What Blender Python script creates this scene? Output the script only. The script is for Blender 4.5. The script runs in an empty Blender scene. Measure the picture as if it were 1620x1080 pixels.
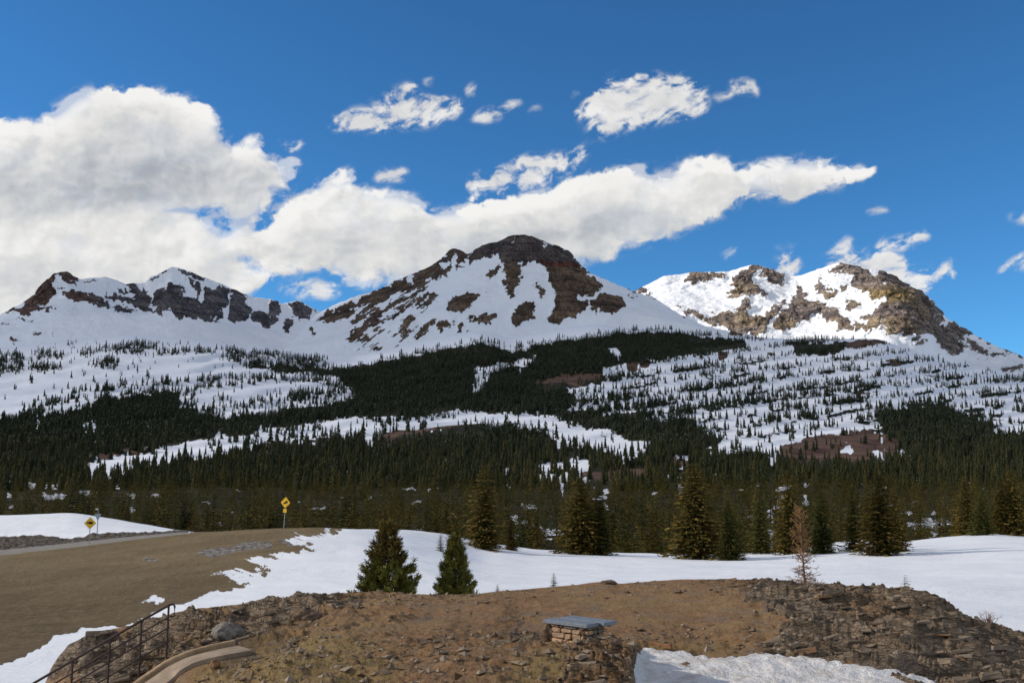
import bpy, math, random
import numpy as np
from mathutils import Vector

# ------------------------------------------------------------------ camera
F = 1556.0                     # focal length in photo pixels (photo is 1620 wide)
PITCH = math.atan(220 / F)
CP, SP = math.cos(PITCH), math.sin(PITCH)
scene = bpy.context.scene
COL = scene.collection
cam_d = bpy.data.cameras.new("camera")
cam = bpy.data.objects.new("camera", cam_d)
COL.objects.link(cam)
cam.location = (0, 0, 0)
cam.rotation_euler = (math.pi / 2 + PITCH, 0, 0)
cam_d.sensor_width = 36
cam_d.lens = F / 1620 * 36
cam_d.clip_start = 0.5
cam_d.clip_end = 80000
scene.camera = cam

# ------------------------------------------------------------------ light
SUN_AZ, SUN_EL = math.radians(-88), math.radians(27)      # azimuth from +Y towards +X
world = bpy.data.worlds.new("World")
scene.world = world
world.use_nodes = True
wt = world.node_tree
wt.nodes.clear()
w_out = wt.nodes.new("ShaderNodeOutputWorld")
w_bg = wt.nodes.new("ShaderNodeBackground")
w_sky = wt.nodes.new("ShaderNodeTexSky")
w_sky.sky_type = 'NISHITA'
w_sky.sun_disc = False
w_sky.sun_elevation = SUN_EL
w_sky.sun_rotation = SUN_AZ
w_sky.altitude = 3300
w_sky.air_density = 1.0
w_sky.dust_density = 0.35
w_sky.ozone_density = 2.5
w_hs = wt.nodes.new("ShaderNodeHueSaturation")
w_hs.inputs['Saturation'].default_value = 1.12
w_tint = wt.nodes.new("ShaderNodeMix"); w_tint.data_type = 'RGBA'; w_tint.blend_type = 'MULTIPLY'; w_tint.inputs[0].default_value = 1
w_tint.inputs[7].default_value = (0.54, 0.98, 1.14, 1)      # the deep polarised blue of the high-altitude sky
w_bg.inputs['Strength'].default_value = 0.13
wt.links.new(w_sky.outputs[0], w_hs.inputs['Color'])
wt.links.new(w_hs.outputs[0], w_tint.inputs[6])
wt.links.new(w_tint.outputs[2], w_bg.inputs['Color'])
# broken cloud over the rest of the sky, above and behind the view
w_tc = wt.nodes.new("ShaderNodeTexCoord")
w_nz = wt.nodes.new("ShaderNodeTexNoise"); w_nz.inputs['Scale'].default_value = 2.6; w_nz.inputs['Detail'].default_value = 7
w_mr = wt.nodes.new("ShaderNodeMapRange"); w_mr.interpolation_type = 'SMOOTHSTEP'
w_mr.inputs[1].default_value = 0.42; w_mr.inputs[2].default_value = 0.56
w_sp = wt.nodes.new("ShaderNodeSeparateXYZ")
w_el = wt.nodes.new("ShaderNodeMapRange"); w_el.interpolation_type = 'SMOOTHSTEP'      # fades out low in front, where the cumulus backdrop is
w_el.inputs[1].default_value = 0.62; w_el.inputs[2].default_value = 0.80
w_bk = wt.nodes.new("ShaderNodeMapRange"); w_bk.interpolation_type = 'SMOOTHSTEP'
w_bk.inputs[1].default_value = 0.35; w_bk.inputs[2].default_value = 0.0
w_mx = wt.nodes.new("ShaderNodeMath"); w_mx.operation = 'MAXIMUM'
w_mu = wt.nodes.new("ShaderNodeMath"); w_mu.operation = 'MULTIPLY'
w_cb = wt.nodes.new("ShaderNodeBackground"); w_cb.inputs['Color'].default_value = (0.84, 0.82, 0.78, 1); w_cb.inputs['Strength'].default_value = 0.85
w_ms = wt.nodes.new("ShaderNodeMixShader")
wt.links.new(w_tc.outputs['Generated'], w_nz.inputs['Vector']); wt.links.new(w_tc.outputs['Generated'], w_sp.inputs[0])
wt.links.new(w_nz.outputs['Fac'], w_mr.inputs[0]); wt.links.new(w_sp.outputs['Z'], w_el.inputs[0]); wt.links.new(w_sp.outputs['Y'], w_bk.inputs[0])
wt.links.new(w_el.outputs[0], w_mx.inputs[0]); wt.links.new(w_bk.outputs[0], w_mx.inputs[1])
wt.links.new(w_mx.outputs[0], w_mu.inputs[0]); wt.links.new(w_mr.outputs[0], w_mu.inputs[1])
wt.links.new(w_mu.outputs[0], w_ms.inputs[0]); wt.links.new(w_bg.outputs[0], w_ms.inputs[1]); wt.links.new(w_cb.outputs[0], w_ms.inputs[2])
wt.links.new(w_ms.outputs[0], w_out.inputs['Surface'])

sun_d = bpy.data.lights.new("sun", 'SUN')
sun_d.energy = 4.2
sun_d.angle = math.radians(0.8)
sun_d.color = (1.0, 0.9, 0.76)
sun = bpy.data.objects.new("sun", sun_d)
COL.objects.link(sun)
sdir = Vector((math.sin(SUN_AZ) * math.cos(SUN_EL), math.cos(SUN_AZ) * math.cos(SUN_EL), math.sin(SUN_EL)))
sun.rotation_euler = sdir.to_track_quat('Z', 'Y').to_euler()
sun.location = (-50, 0, 60)

scene.view_settings.view_transform = 'Standard'
scene.view_settings.look = 'None'
scene.view_settings.exposure = 0.0
scene.view_settings.gamma = 1.0
scene.view_settings.use_curve_mapping = False

# ------------------------------------------------------------------ helpers
rng = np.random.default_rng(7)
random.seed(7)

def P(px, py, D):
    """world point at forward distance D (metres along +Y) in the direction of photo pixel (px, py)"""
    px, py, D = np.broadcast_arrays(np.asarray(px, float), np.asarray(py, float), np.asarray(D, float))
    cx = (px - 810) / F
    cy = (540 - py) / F
    s = D / (CP - cy * SP)
    return np.stack([cx * s, D, (SP + cy * CP) * s], -1)

def proj(p):
    x, y, z = p[..., 0], p[..., 1], p[..., 2]
    d = y * CP + z * SP
    u = -y * SP + z * CP
    return 810 + F * x / d, 540 - F * u / d

def z_of(py, D):
    cy = (540 - np.asarray(py, float)) / F
    return (SP + cy * CP) / (CP - cy * SP) * D

def py_of(z, D):
    d = D * CP + z * SP
    u = -D * SP + z * CP
    return 540 - F * u / d

# gradient noise
_perm = np.tile(np.random.default_rng(11).permutation(256), 3)
_g = np.random.default_rng(12).normal(size=(256, 3)).astype(np.float32)
_g /= np.linalg.norm(_g, axis=1, keepdims=True)

def noise(x, y, z=None):
    if z is None:
        z = np.zeros_like(x) + 0.37
    xf, yf, zf = np.floor(x), np.floor(y), np.floor(z)
    xi, yi, zi = (xf.astype(np.int64) & 255), (yf.astype(np.int64) & 255), (zf.astype(np.int64) & 255)
    x, y, z = (x - xf).astype(np.float32), (y - yf).astype(np.float32), (z - zf).astype(np.float32)
    u, v, w = (t * t * t * (t * (t * 6 - 15) + 10) for t in (x, y, z))
    r = 0
    for i in (0, 1):
        a = _perm[xi + i]
        wu = u if i else 1 - u
        for j in (0, 1):
            b = _perm[a + yi + j]
            wv = wu * (v if j else 1 - v)
            for k in (0, 1):
                g = _g[_perm[b + zi + k]]
                r = r + wv * (w if k else 1 - w) * (g[..., 0] * (x - i) + g[..., 1] * (y - j) + g[..., 2] * (z - k))
    return r * 1.6

def fbm(x, y, z=None, o=4, g=0.5, ridged=False):
    r, a, s = 0, 1.0, 0
    if z is None:
        z = np.zeros_like(x)
    for k in range(o):
        n = noise(x + 17.3 * k, y - 9.1 * k, z + 5.7 * k)
        if ridged:
            n = 1 - 2 * np.abs(n)
        r = r + a * n
        s += a
        a *= g
        x, y, z = x * 2.03, y * 2.03, z * 2.03
    return r / s

def sstep(a, b, x):
    t = np.clip((x - a) / (b - a), 0, 1)
    return t * t * (3 - 2 * t)

# maps traced over the place (bearing, elevation); each is a soft 0..1 field
MX0, MX1, MY0, MY1 = -260, 1880, 60, 1160
MW, MH = MX1 - MX0, MY1 - MY0

def new_map():
    return np.zeros((MH, MW), np.float32)

def poly(m, pts, v=1.0, mode='set'):
    pts = np.asarray(pts, float)
    x0, x1 = max(int(pts[:, 0].min()) - 1, MX0), min(int(pts[:, 0].max()) + 2, MX1)
    y0, y1 = max(int(pts[:, 1].min()) - 1, MY0), min(int(pts[:, 1].max()) + 2, MY1)
    if x1 <= x0 or y1 <= y0:
        return
    X, Y = np.meshgrid(np.arange(x0, x1) + 0.5, np.arange(y0, y1) + 0.5)
    ins = np.zeros(X.shape, bool)
    n = len(pts)
    for i in range(n):
        ax, ay = pts[i]
        bx, by = pts[(i + 1) % n]
        if ay == by:
            continue
        c = (ay > Y) != (by > Y)
        ins ^= c & (X < (bx - ax) * (Y - ay) / (by - ay) + ax)
    sub = m[y0 - MY0:y1 - MY0, x0 - MX0:x1 - MX0]
    sub[ins] = v

def stroke(m, pts, w, v=1.0):
    pts = np.asarray(pts, float)
    for (ax, ay), (bx, by) in zip(pts[:-1], pts[1:]):
        dx, dy = bx - ax, by - ay
        L = math.hypot(dx, dy) + 1e-6
        nx, ny = -dy / L * w / 2, dx / L * w / 2
        poly(m, [(ax + nx, ay + ny), (bx + nx, by + ny), (bx - nx, by - ny), (ax - nx, ay - ny)], v)

def blur(m, s):
    if s <= 0:
        return m
    r = int(3 * s) + 1
    k = np.exp(-0.5 * (np.arange(-r, r + 1) / s) ** 2)
    k = (k / k.sum()).astype(np.float32)
    a = np.pad(m, ((r, r), (0, 0)), mode='edge')
    o = sum(k[i] * a[i:i + m.shape[0]] for i in range(2 * r + 1))
    a = np.pad(o, ((0, 0), (r, r)), mode='edge')
    return sum(k[i] * a[:, i:i + m.shape[1]] for i in range(2 * r + 1))

def samp(m, px, py):
    x = np.clip(np.asarray(px, float) - MX0 - 0.5, 0, MW - 1.001)
    y = np.clip(np.asarray(py, float) - MY0 - 0.5, 0, MH - 1.001)
    i, j = x.astype(int), y.astype(int)
    fx, fy = x - i, y - j
    return (m[j, i] * (1 - fx) + m[j, i + 1] * fx) * (1 - fy) + (m[j + 1, i] * (1 - fx) + m[j + 1, i + 1] * fx) * fy

def wsamp(m, px, py, a1=5.0, s1=16.0, a2=2.4, s2=4.5, seed=0.0):
    a1 *= 2.0; a2 *= 2.0
    dx = fbm(px / s1, py / s1, px * 0 + seed, o=3) * a1 + fbm(px / s2, py / s2, px * 0 + seed + 3, o=2) * a2
    dy = fbm(px / s1, py / s1, px * 0 + seed + 11, o=3) * a1 + fbm(px / s2, py / s2, px * 0 + seed + 17, o=2) * a2
    return samp(m, px + dx, py + dy)

def T(x0, y0, s, pts):
    return [(x0 + a / s, y0 + b / s) for a, b in pts]

def row(cols, tab, sm=0):
    tab = sorted(tab)
    v = np.interp(cols, [t[0] for t in tab], [t[1] for t in tab])
    if sm:
        st = cols[1] - cols[0]
        s = sm / st
        r = int(3 * s) + 1
        k = np.exp(-0.5 * (np.arange(-r, r + 1) / s) ** 2)
        k /= k.sum()
        v = np.convolve(np.pad(v, r, mode='edge'), k, 'valid')
    return v

def tag(o, label=None, cat=None, group=None, kind=None):
    if label: o['label'] = label
    if cat: o['category'] = cat
    if group: o['group'] = group
    if kind: o['kind'] = kind
    return o

def mesh_np(name, V, faces, mats, parent=None, smooth=False, attrs=None, matidx=None, colattr=None):
    """V (n,3); faces: (m,k) array or list of such arrays"""
    if not isinstance(faces, (list, tuple)):
        faces = [faces]
    faces = [f for f in faces if len(f)]
    me = bpy.data.meshes.new(name)
    V = np.ascontiguousarray(V, np.float32)
    me.vertices.add(len(V))
    me.vertices.foreach_set('co', V.ravel())
    nl = sum(f.size for f in faces)
    npoly = sum(len(f) for f in faces)
    me.loops.add(nl)
    me.polygons.add(npoly)
    me.loops.foreach_set('vertex_index', np.concatenate([f.ravel() for f in faces]).astype(np.int32))
    tot = np.concatenate([np.full(len(f), f.shape[1]) for f in faces])
    st = np.concatenate([[0], np.cumsum(tot)[:-1]])
    me.polygons.foreach_set('loop_start', st.astype(np.int32))
    me.polygons.foreach_set('loop_total', tot.astype(np.int32))
    if matidx is not None:
        me.polygons.foreach_set('material_index', np.asarray(matidx, np.int32))
    me.polygons.foreach_set('use_smooth', np.full(npoly, smooth))
    me.update(calc_edges=True)
    for k, a in (attrs or {}).items():
        at = me.attributes.new(k, 'FLOAT', 'POINT')
        at.data.foreach_set('value', np.asarray(a, np.float32).ravel())
    for k, a in (colattr or {}).items():
        at = me.attributes.new(k, 'FLOAT_COLOR', 'POINT')
        at.data.foreach_set('color', np.ascontiguousarray(a, np.float32).ravel())
    for m in (mats if isinstance(mats, (list, tuple)) else [mats]):
        me.materials.append(m)
    o = bpy.data.objects.new(name, me)
    COL.objects.link(o)
    if parent is not None:
        o.parent = parent
    return o

def empty(name, loc, rz=0.0):
    o = bpy.data.objects.new(name, None)
    o.empty_display_size = 0.3
    COL.objects.link(o)
    o.location = loc
    o.rotation_euler = (0, 0, rz)
    return o

class Grid:
    """heightfield laid out in columns of constant bearing and rows of growing distance"""
    def __init__(s, cols, rows, subs, ease=0):
        # rows: list of (pyarray, Darray); subs: subdivisions between consecutive rows
        PY, DD = [], []
        for k in range(len(rows) - 1):
            for i in range(subs[k]):
                t = i / subs[k]
                PY.append(rows[k][0] * (1 - t) + rows[k + 1][0] * t)
                DD.append(rows[k][1] * (1 - t) + rows[k + 1][1] * t)
        PY.append(rows[-1][0]); DD.append(rows[-1][1])
        s.PY, s.D = np.array(PY), np.array(DD)
        if ease:
            for A in ('PY', 'D'):
                a = getattr(s, A)
                for _ in range(ease):
                    b = a.copy()
                    b[1:-1] = (a[:-2] + 2 * a[1:-1] + a[2:]) / 4
                    a = b
                setattr(s, A, a)
        s.cols = cols
        s.PX = np.broadcast_to(cols, s.PY.shape)
        s.p = P(s.PX, s.PY, s.D)
    def faces(s, sel=None):
        r, c = s.PY.shape
        I = np.arange(r * c).reshape(r, c)
        f = np.stack([I[:-1, :-1], I[:-1, 1:], I[1:, 1:], I[1:, :-1]], -1)
        if sel is not None:
            return f[sel]
        return f.reshape(-1, 4)
    def column(s, px):
        c = np.clip((px - s.cols[0]) / (s.cols[1] - s.cols[0]), 0, len(s.cols) - 1.001)
        i = int(c); t = c - i
        return s.p[:, i] * (1 - t) + s.p[:, i + 1] * t
    def at_D(s, px, D):
        q = s.column(px)
        return np.array([np.interp(D, q[:, 1], q[:, k]) for k in range(3)])
    def hit(s, px, py, dmin=0):
        q = s.column(px)
        a, b = proj(q)
        for i in range(len(q) - 1):
            if q[i, 1] < dmin: continue
            if b[i] >= py >= b[i + 1]:
                t = (b[i] - py) / max(b[i] - b[i + 1], 1e-6)
                return q[i] * (1 - t) + q[i + 1] * t
        j = int(np.argmin(np.abs(b - py) + 1e3 * (q[:, 1] < dmin)))
        return q[j]

# ------------------------------------------------------------------ materials
class NT:
    def __init__(s, name):
        s.m = bpy.data.materials.new(name)
        s.m.use_nodes = True
        s.t = s.m.node_tree
        s.t.nodes.clear()
        s.out = s.n('ShaderNodeOutputMaterial')
    def n(s, typ, **kw):
        nd = s.t.nodes.new(typ)
        for k, v in kw.items():
            setattr(nd, k, v)
        return nd
    def l(s, a, b):
        s.t.links.new(a, b)
    def put(s, v, sock):
        if hasattr(v, 'links') or isinstance(v, bpy.types.NodeSocket):
            s.l(v, sock)
        else:
            if isinstance(v, tuple) and len(v) == 3 and sock.type == 'RGBA':
                v = (*v, 1)
            sock.default_value = v
    def noise(s, vec, scale, detail=4, rough=0.55, dist=0.0):
        nd = s.n('ShaderNodeTexNoise')
        nd.inputs['Scale'].default_value = scale
        nd.inputs['Detail'].default_value = detail
        nd.inputs['Roughness'].default_value = rough
        nd.inputs['Distortion'].default_value = dist
        s.l(vec, nd.inputs['Vector'])
        return nd.outputs['Fac']
    def pos(s, scale=(1, 1, 1), rot=(0, 0, 0)):
        g = s.n('ShaderNodeNewGeometry')
        mp = s.n('ShaderNodeMapping')
        mp.inputs['Scale'].default_value = scale
        mp.inputs['Rotation'].default_value = rot
        s.l(g.outputs['Position'], mp.inputs['Vector'])
        return mp.outputs[0]
    def attr(s, name, col=False):
        a = s.n('ShaderNodeAttribute', attribute_name=name)
        return a.outputs['Color' if col else 'Fac']
    def math(s, op, a, b=0.0, c=0.0):
        nd = s.n('ShaderNodeMath', operation=op)
        s.put(a, nd.inputs[0]); s.put(b, nd.inputs[1]); s.put(c, nd.inputs[2])
        return nd.outputs[0]
    def ramp(s, f, a, b, lo=0.0, hi=1.0):
        nd = s.n('ShaderNodeMapRange', interpolation_type='SMOOTHSTEP')
        s.put(f, nd.inputs[0])
        for i, v in zip((1, 2, 3, 4), (a, b, lo, hi)):
            nd.inputs[i].default_value = v
        return nd.outputs[0]
    def mix(s, f, a, b):
        nd = s.n('ShaderNodeMix', data_type='RGBA')
        s.put(f, nd.inputs[0]); s.put(a, nd.inputs[6]); s.put(b, nd.inputs[7])
        return nd.outputs[2]
    def bump(s, h, strength=0.5, dist=0.1, nrm=None):
        nd = s.n('ShaderNodeBump')
        nd.inputs['Strength'].default_value = strength
        nd.inputs['Distance'].default_value = dist
        s.l(h, nd.inputs['Height'])
        if nrm is not None: s.l(nrm, nd.inputs['Normal'])
        return nd.outputs[0]
    def bsdf(s, col, rough=0.9, nrm=None, spec=0.2, metal=0.0):
        b = s.n('ShaderNodeBsdfPrincipled')
        s.put(col, b.inputs['Base Color'])
        s.put(rough, b.inputs['Roughness'])
        b.inputs['Specular IOR Level'].default_value = spec
        b.inputs['Metallic'].default_value = metal
        if nrm is not None: s.l(nrm, b.inputs['Normal'])
        s.l(b.outputs[0], s.out.inputs['Surface'])
        return s.m

SNOW = (0.80, 0.83, 0.90)

def mat_mountain():
    m = NT('mountain_rock_and_snow')
    p = m.pos()
    rk = m.attr('rock'); hue = m.attr('hue', True); wgt = m.attr('speck')
    n1 = m.noise(p, 0.02, 8, 0.65)
    n2 = m.noise(m.pos((1, 1, 0.45)), 0.07, 7, 0.7)
    edge = m.math('ADD', m.math('MULTIPLY', m.math('SUBTRACT', n1, 0.5), 0.55), m.math('MULTIPLY', m.math('SUBTRACT', n2, 0.5), 0.75))
    f = m.ramp(m.math('ADD', rk, m.math('MULTIPLY', edge, m.math('ADD', wgt, 0.30))), 0.44, 0.56)
    st = m.noise(m.pos((0.35, 0.35, 3.2), (0.06, -0.05, 0)), 0.018, 6, 0.65)
    fine = m.noise(p, 0.12, 6, 0.75)
    dark = m.mix(m.ramp(fine, 0.3, 0.75), (0.28, 0.28, 0.30), (1.55, 1.50, 1.44))
    buttress_shade = m.mix(m.ramp(m.noise(m.pos((1, 1, 0.12)), 0.022, 5, 0.7), 0.36, 0.62), (0.55, 0.55, 0.58), (1.25, 1.25, 1.25))  # upright bands painted in for lit and shaded buttress faces
    strat = m.mix(m.ramp(st, 0.35, 0.65), (0.62, 0.60, 0.63), (1.35, 1.27, 1.18))
    mul = m.n('ShaderNodeMix', data_type='RGBA', blend_type='MULTIPLY'); mul.inputs[0].default_value = 1
    m.put(hue, mul.inputs[6]); m.put(dark, mul.inputs[7])
    mul2 = m.n('ShaderNodeMix', data_type='RGBA', blend_type='MULTIPLY'); mul2.inputs[0].default_value = 1
    m.put(mul.outputs[2], mul2.inputs[6]); m.put(strat, mul2.inputs[7])
    mul3 = m.n('ShaderNodeMix', data_type='RGBA', blend_type='MULTIPLY'); mul3.inputs[0].default_value = 1
    m.put(mul2.outputs[2], mul3.inputs[6]); m.put(buttress_shade, mul3.inputs[7])
    sn = m.mix(m.noise(p, 0.006, 5), (0.76, 0.79, 0.86), (0.84, 0.86, 0.90))
    c = m.mix(f, sn, mul3.outputs[2])
    h = m.math('ADD', m.math('MULTIPLY', m.math('MULTIPLY', m.noise(m.pos((1, 1, 0.4)), 0.05, 8, 0.75), 40.0), f),
               m.math('ADD', m.math('MULTIPLY', m.noise(m.pos((1, 1, 0.5)), 0.010, 6, 0.6), 26.0), m.math('MULTIPLY', f, 2.5)))
    return m.bsdf(c, 0.95, m.bump(h, 0.85, 1.0), 0.1)

def mat_hill():
    m = NT('hillside_snow_and_forest_floor')
    p = m.pos()
    sn = m.attr('snow'); br = m.attr('soil')
    n1 = m.noise(m.pos((0.5, 1, 1)), 0.05, 7, 0.7)
    n2 = m.noise(m.pos((0.22, 0.5, 1)), 0.02, 6, 0.7)
    e = m.math('ADD', m.math('MULTIPLY', m.math('SUBTRACT', n1, 0.5), 1.1), m.math('MULTIPLY', m.math('SUBTRACT', n2, 0.5), 1.0))
    f = m.ramp(m.math('ADD', sn, e), 0.42, 0.56)
    soil = m.mix(m.ramp(n1, 0.35, 0.7), (0.06, 0.035, 0.025), (0.16, 0.10, 0.075))
    floor = m.mix(m.ramp(n1, 0.35, 0.7), (0.018, 0.02, 0.012), (0.05, 0.045, 0.03))
    g = m.mix(m.ramp(m.math('ADD', br, m.math('MULTIPLY', m.math('SUBTRACT', n1, 0.5), 0.4)), 0.4, 0.6), floor, soil)
    c = m.mix(f, g, m.mix(n2, (0.74, 0.78, 0.86), SNOW))
    h = m.math('MULTIPLY', m.noise(p, 0.05, 5, 0.6), 3.0)
    return m.bsdf(c, 0.95, m.bump(h, 0.6, 1.0), 0.1)

def mat_near():
    m = NT('grass_bank_and_snow')
    p = m.pos()
    sn = m.attr('snow'); dirt = m.attr('dirt'); grav = m.attr('gravel')
    nA = m.noise(m.pos((0.8, 1, 1)), 0.8, 8, 0.75, 0.6)
    nB = m.noise(m.pos((0.7, 1, 1)), 0.16, 7, 0.7, 0.8)
    e = m.math('ADD', m.math('MULTIPLY', m.math('SUBTRACT', nA, 0.5), 0.7), m.math('MULTIPLY', m.math('SUBTRACT', nB, 0.5), 0.7))
    f = m.ramp(m.math('ADD', sn, e), 0.45, 0.55)
    fine = m.noise(m.pos((1, 0.6, 1)), 2.2, 9, 0.8)
    fine2 = m.noise(m.pos((0.8, 1, 1)), 14.0, 5, 0.8)
    gr = m.mix(m.ramp(nB, 0.36, 0.64), (0.19, 0.138, 0.076), (0.265, 0.20, 0.112))
    gr = m.mix(m.math('MULTIPLY', m.attr('low'), 0.42), gr, (0.088, 0.058, 0.034))
    gr = m.mix(m.ramp(nA, 0.52, 0.72, 0, 0.5), gr, (0.07, 0.055, 0.03))
    gr = m.mix(m.ramp(fine, 0.50, 0.60, 0, 0.75), gr, (0.27, 0.20, 0.115))
    gr = m.mix(m.ramp(fine2, 0.50, 0.62, 0, 0.8), gr, (0.045, 0.034, 0.02))
    gv = m.mix(m.ramp(fine, 0.4, 0.6), (0.07, 0.06, 0.055), (0.36, 0.33, 0.30))
    gr = m.mix(m.ramp(m.math('ADD', grav, e), 0.45, 0.6), gr, gv)
    dc = m.mix(m.ramp(fine, 0.38, 0.62), (0.022, 0.017, 0.014), (0.20, 0.17, 0.14))
    gr = m.mix(m.ramp(m.math('ADD', dirt, m.math('MULTIPLY', e, 0.3)), 0.45, 0.55), gr, dc)
    sc = m.mix(m.ramp(nB, 0.3, 0.7), (0.74, 0.77, 0.83), (0.84, 0.86, 0.90))
    sc = m.mix(m.ramp(fine, 0.62, 0.78, 0, 0.35), sc, (0.45, 0.42, 0.38))
    c = m.mix(f, gr, sc)
    inv = m.math('SUBTRACT', 1.0, f)
    h = m.math('ADD', m.math('MULTIPLY', m.math('MULTIPLY', fine, inv), 0.45),
               m.math('ADD', m.math('MULTIPLY', m.math('MULTIPLY', fine2, inv), 0.10), m.math('ADD', m.math('MULTIPLY', nB, 0.4), m.math('MULTIPLY', f, m.math('ADD', 0.06, m.math('MULTIPLY', nA, 0.10))))))
    return m.bsdf(c, 0.95, m.bump(h, 0.7, 1.0), 0.12)

def mat_road():
    m = NT('gravelly_asphalt')
    n1 = m.noise(m.pos(), 2.0, 7, 0.7)
    c = m.mix(m.ramp(n1, 0.35, 0.65), (0.17, 0.155, 0.14), (0.27, 0.25, 0.22))
    return m.bsdf(c, 0.9, m.bump(n1, 0.4, 0.05))

def mat_knoll():
    m = NT('knoll_rock_and_soil')
    p = m.pos()
    rk = m.attr('rock'); red = m.attr('ochre'); moss = m.attr('moss')
    big = m.noise(p, 0.45, 6, 0.65, 0.4)
    mid = m.noise(p, 2.2, 8, 0.72, 0.3)
    fine = m.noise(p, 11.0, 8, 0.75)
    vf = m.noise(p, 45.0, 4, 0.75)
    bands = m.noise(m.pos((0.7, 0.7, 5.0), (0.25, -0.18, 0)), 1.6, 7, 0.7, 0.5)
    f = m.ramp(m.math('ADD', rk, m.math('ADD', m.math('MULTIPLY', m.math('SUBTRACT', mid, 0.5), 0.9), m.math('MULTIPLY', m.math('SUBTRACT', big, 0.5), 0.7))), 0.40, 0.62)
    soil = m.mix(m.ramp(mid, 0.3, 0.7), (0.215, 0.125, 0.062), (0.36, 0.215, 0.115))
    soil = m.mix(m.ramp(big, 0.45, 0.65, 0, 0.7), soil, (0.33, 0.225, 0.105))
    soil = m.mix(m.ramp(fine, 0.52, 0.68, 0, 0.8), soil, (0.40, 0.29, 0.18))
    soil = m.mix(m.ramp(fine, 0.46, 0.34, 0, 0.6), soil, (0.042, 0.026, 0.016))
    soil = m.mix(m.ramp(m.noise(p, 1.1, 7, 0.7), 0.52, 0.66, 0, 0.8), soil, (0.22, 0.17, 0.125))
    soil = m.mix(m.ramp(m.noise(p, 0.8, 5, 0.6, 1.0), 0.56, 0.70, 0, 0.45), soil, (0.30, 0.15, 0.07))
    soil = m.mix(m.math('MULTIPLY', moss, m.ramp(fine, 0.4, 0.55)), soil, (0.30, 0.225, 0.095))
    rock = m.mix(m.ramp(bands, 0.32, 0.68), (0.19, 0.14, 0.098), (0.50, 0.385, 0.28))
    rock = m.mix(m.ramp(mid, 0.5, 0.75, 0, 0.6), rock, (0.29, 0.255, 0.225))
    rock = m.mix(m.ramp(fine, 0.55, 0.72, 0, 0.55), rock, (0.38, 0.31, 0.24))
    rock = m.mix(m.ramp(fine, 0.43, 0.32, 0, 0.5), rock, (0.06, 0.046, 0.034))
    rock = m.mix(m.math('MULTIPLY', red, m.ramp(bands, 0.35, 0.62)), rock, (0.34, 0.20, 0.10))
    rock = m.mix(m.ramp(big, 0.56, 0.70, 0, 0.5), rock, (0.15, 0.085, 0.05))
    rock = m.mix(m.ramp(m.noise(p, 5.5, 5, 0.6), 0.62, 0.72, 0, 0.45), rock, (0.16, 0.16, 0.10))
    def cracks(scale, sc, rot):
        vo = m.n('ShaderNodeTexVoronoi', feature='DISTANCE_TO_EDGE')
        vo.inputs['Scale'].default_value = scale
        wv = m.n('ShaderNodeMix', data_type='VECTOR'); wv.inputs[0].default_value = 0.12
        nz = m.n('ShaderNodeTexNoise'); nz.inputs['Scale'].default_value = 1.5; nz.inputs['Detail'].default_value = 5
        pp = m.pos(sc, rot); m.l(pp, nz.inputs['Vector'])
        ad = m.n('ShaderNodeVectorMath', operation='MULTIPLY_ADD')
        m.l(nz.outputs['Color'], ad.inputs[0]); ad.inputs[1].default_value = (0.7, 0.7, 0.7); m.l(pp, ad.inputs[2])
        m.l(ad.outputs[0], vo.inputs['Vector'])
        return vo.outputs['Distance']
    ck = cracks(2.6, (0.8, 0.8, 2.6), (0.22, -0.16, 0.3))
    ck2 = cracks(8.0, (0.7, 0.8, 2.2), (0.22, -0.16, 0.3))
    rock = m.mix(m.ramp(ck, 0.0, 0.045, 0.45, 0.0), rock, (0.05, 0.038, 0.028))
    rock = m.mix(m.ramp(ck2, 0.0, 0.05, 0.35, 0.0), rock, (0.04, 0.03, 0.024))
    c = m.mix(f, soil, rock)
    c = m.mix(m.ramp(vf, 0.40, 0.65, 0.0, 0.12), c, (0.05, 0.035, 0.022))
    h = m.math('ADD', m.math('MULTIPLY', fine, 0.10), m.math('ADD', m.math('MULTIPLY', vf, 0.02), m.math('MULTIPLY', m.math('ADD', m.math('ADD', m.math('MULTIPLY', bands, 0.22), m.ramp(ck, 0.0, 0.12, 0.0, 0.12)), m.ramp(ck2, 0.0, 0.1, 0.0, 0.04)), f)))
    return m.bsdf(c, 0.95, m.bump(h, 0.9, 1.0), 0.15)

def mat_oldsnow():
    m = NT('old_granular_snow')
    p = m.pos()
    n1 = m.noise(p, 2.5, 7, 0.65)
    n2 = m.noise(p, 14, 5, 0.6)
    c = m.mix(m.ramp(n1, 0.40, 0.72), (0.74, 0.73, 0.73), (0.55, 0.50, 0.45))
    c = m.mix(m.ramp(n2, 0.66, 0.78, 0, 0.5), c, (0.28, 0.22, 0.17))
    h = m.math('ADD', m.math('MULTIPLY', n1, 0.25), m.math('MULTIPLY', n2, 0.05))
    return m.bsdf(c, 0.8, m.bump(h, 0.8, 1.0), 0.2)

def simple(name, c1, c2, scale=8, rough=0.8, bump=0.02, spec=0.2, metal=0.0, det=5):
    m = NT(name)
    tc = m.n('ShaderNodeTexCoord')
    n1 = m.noise(tc.outputs['Object'], scale, det, 0.65)
    c = m.mix(m.ramp(n1, 0.3, 0.7), c1, c2)
    return m.bsdf(c, rough, m.bump(n1, 0.6, bump), spec, metal)

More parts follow.
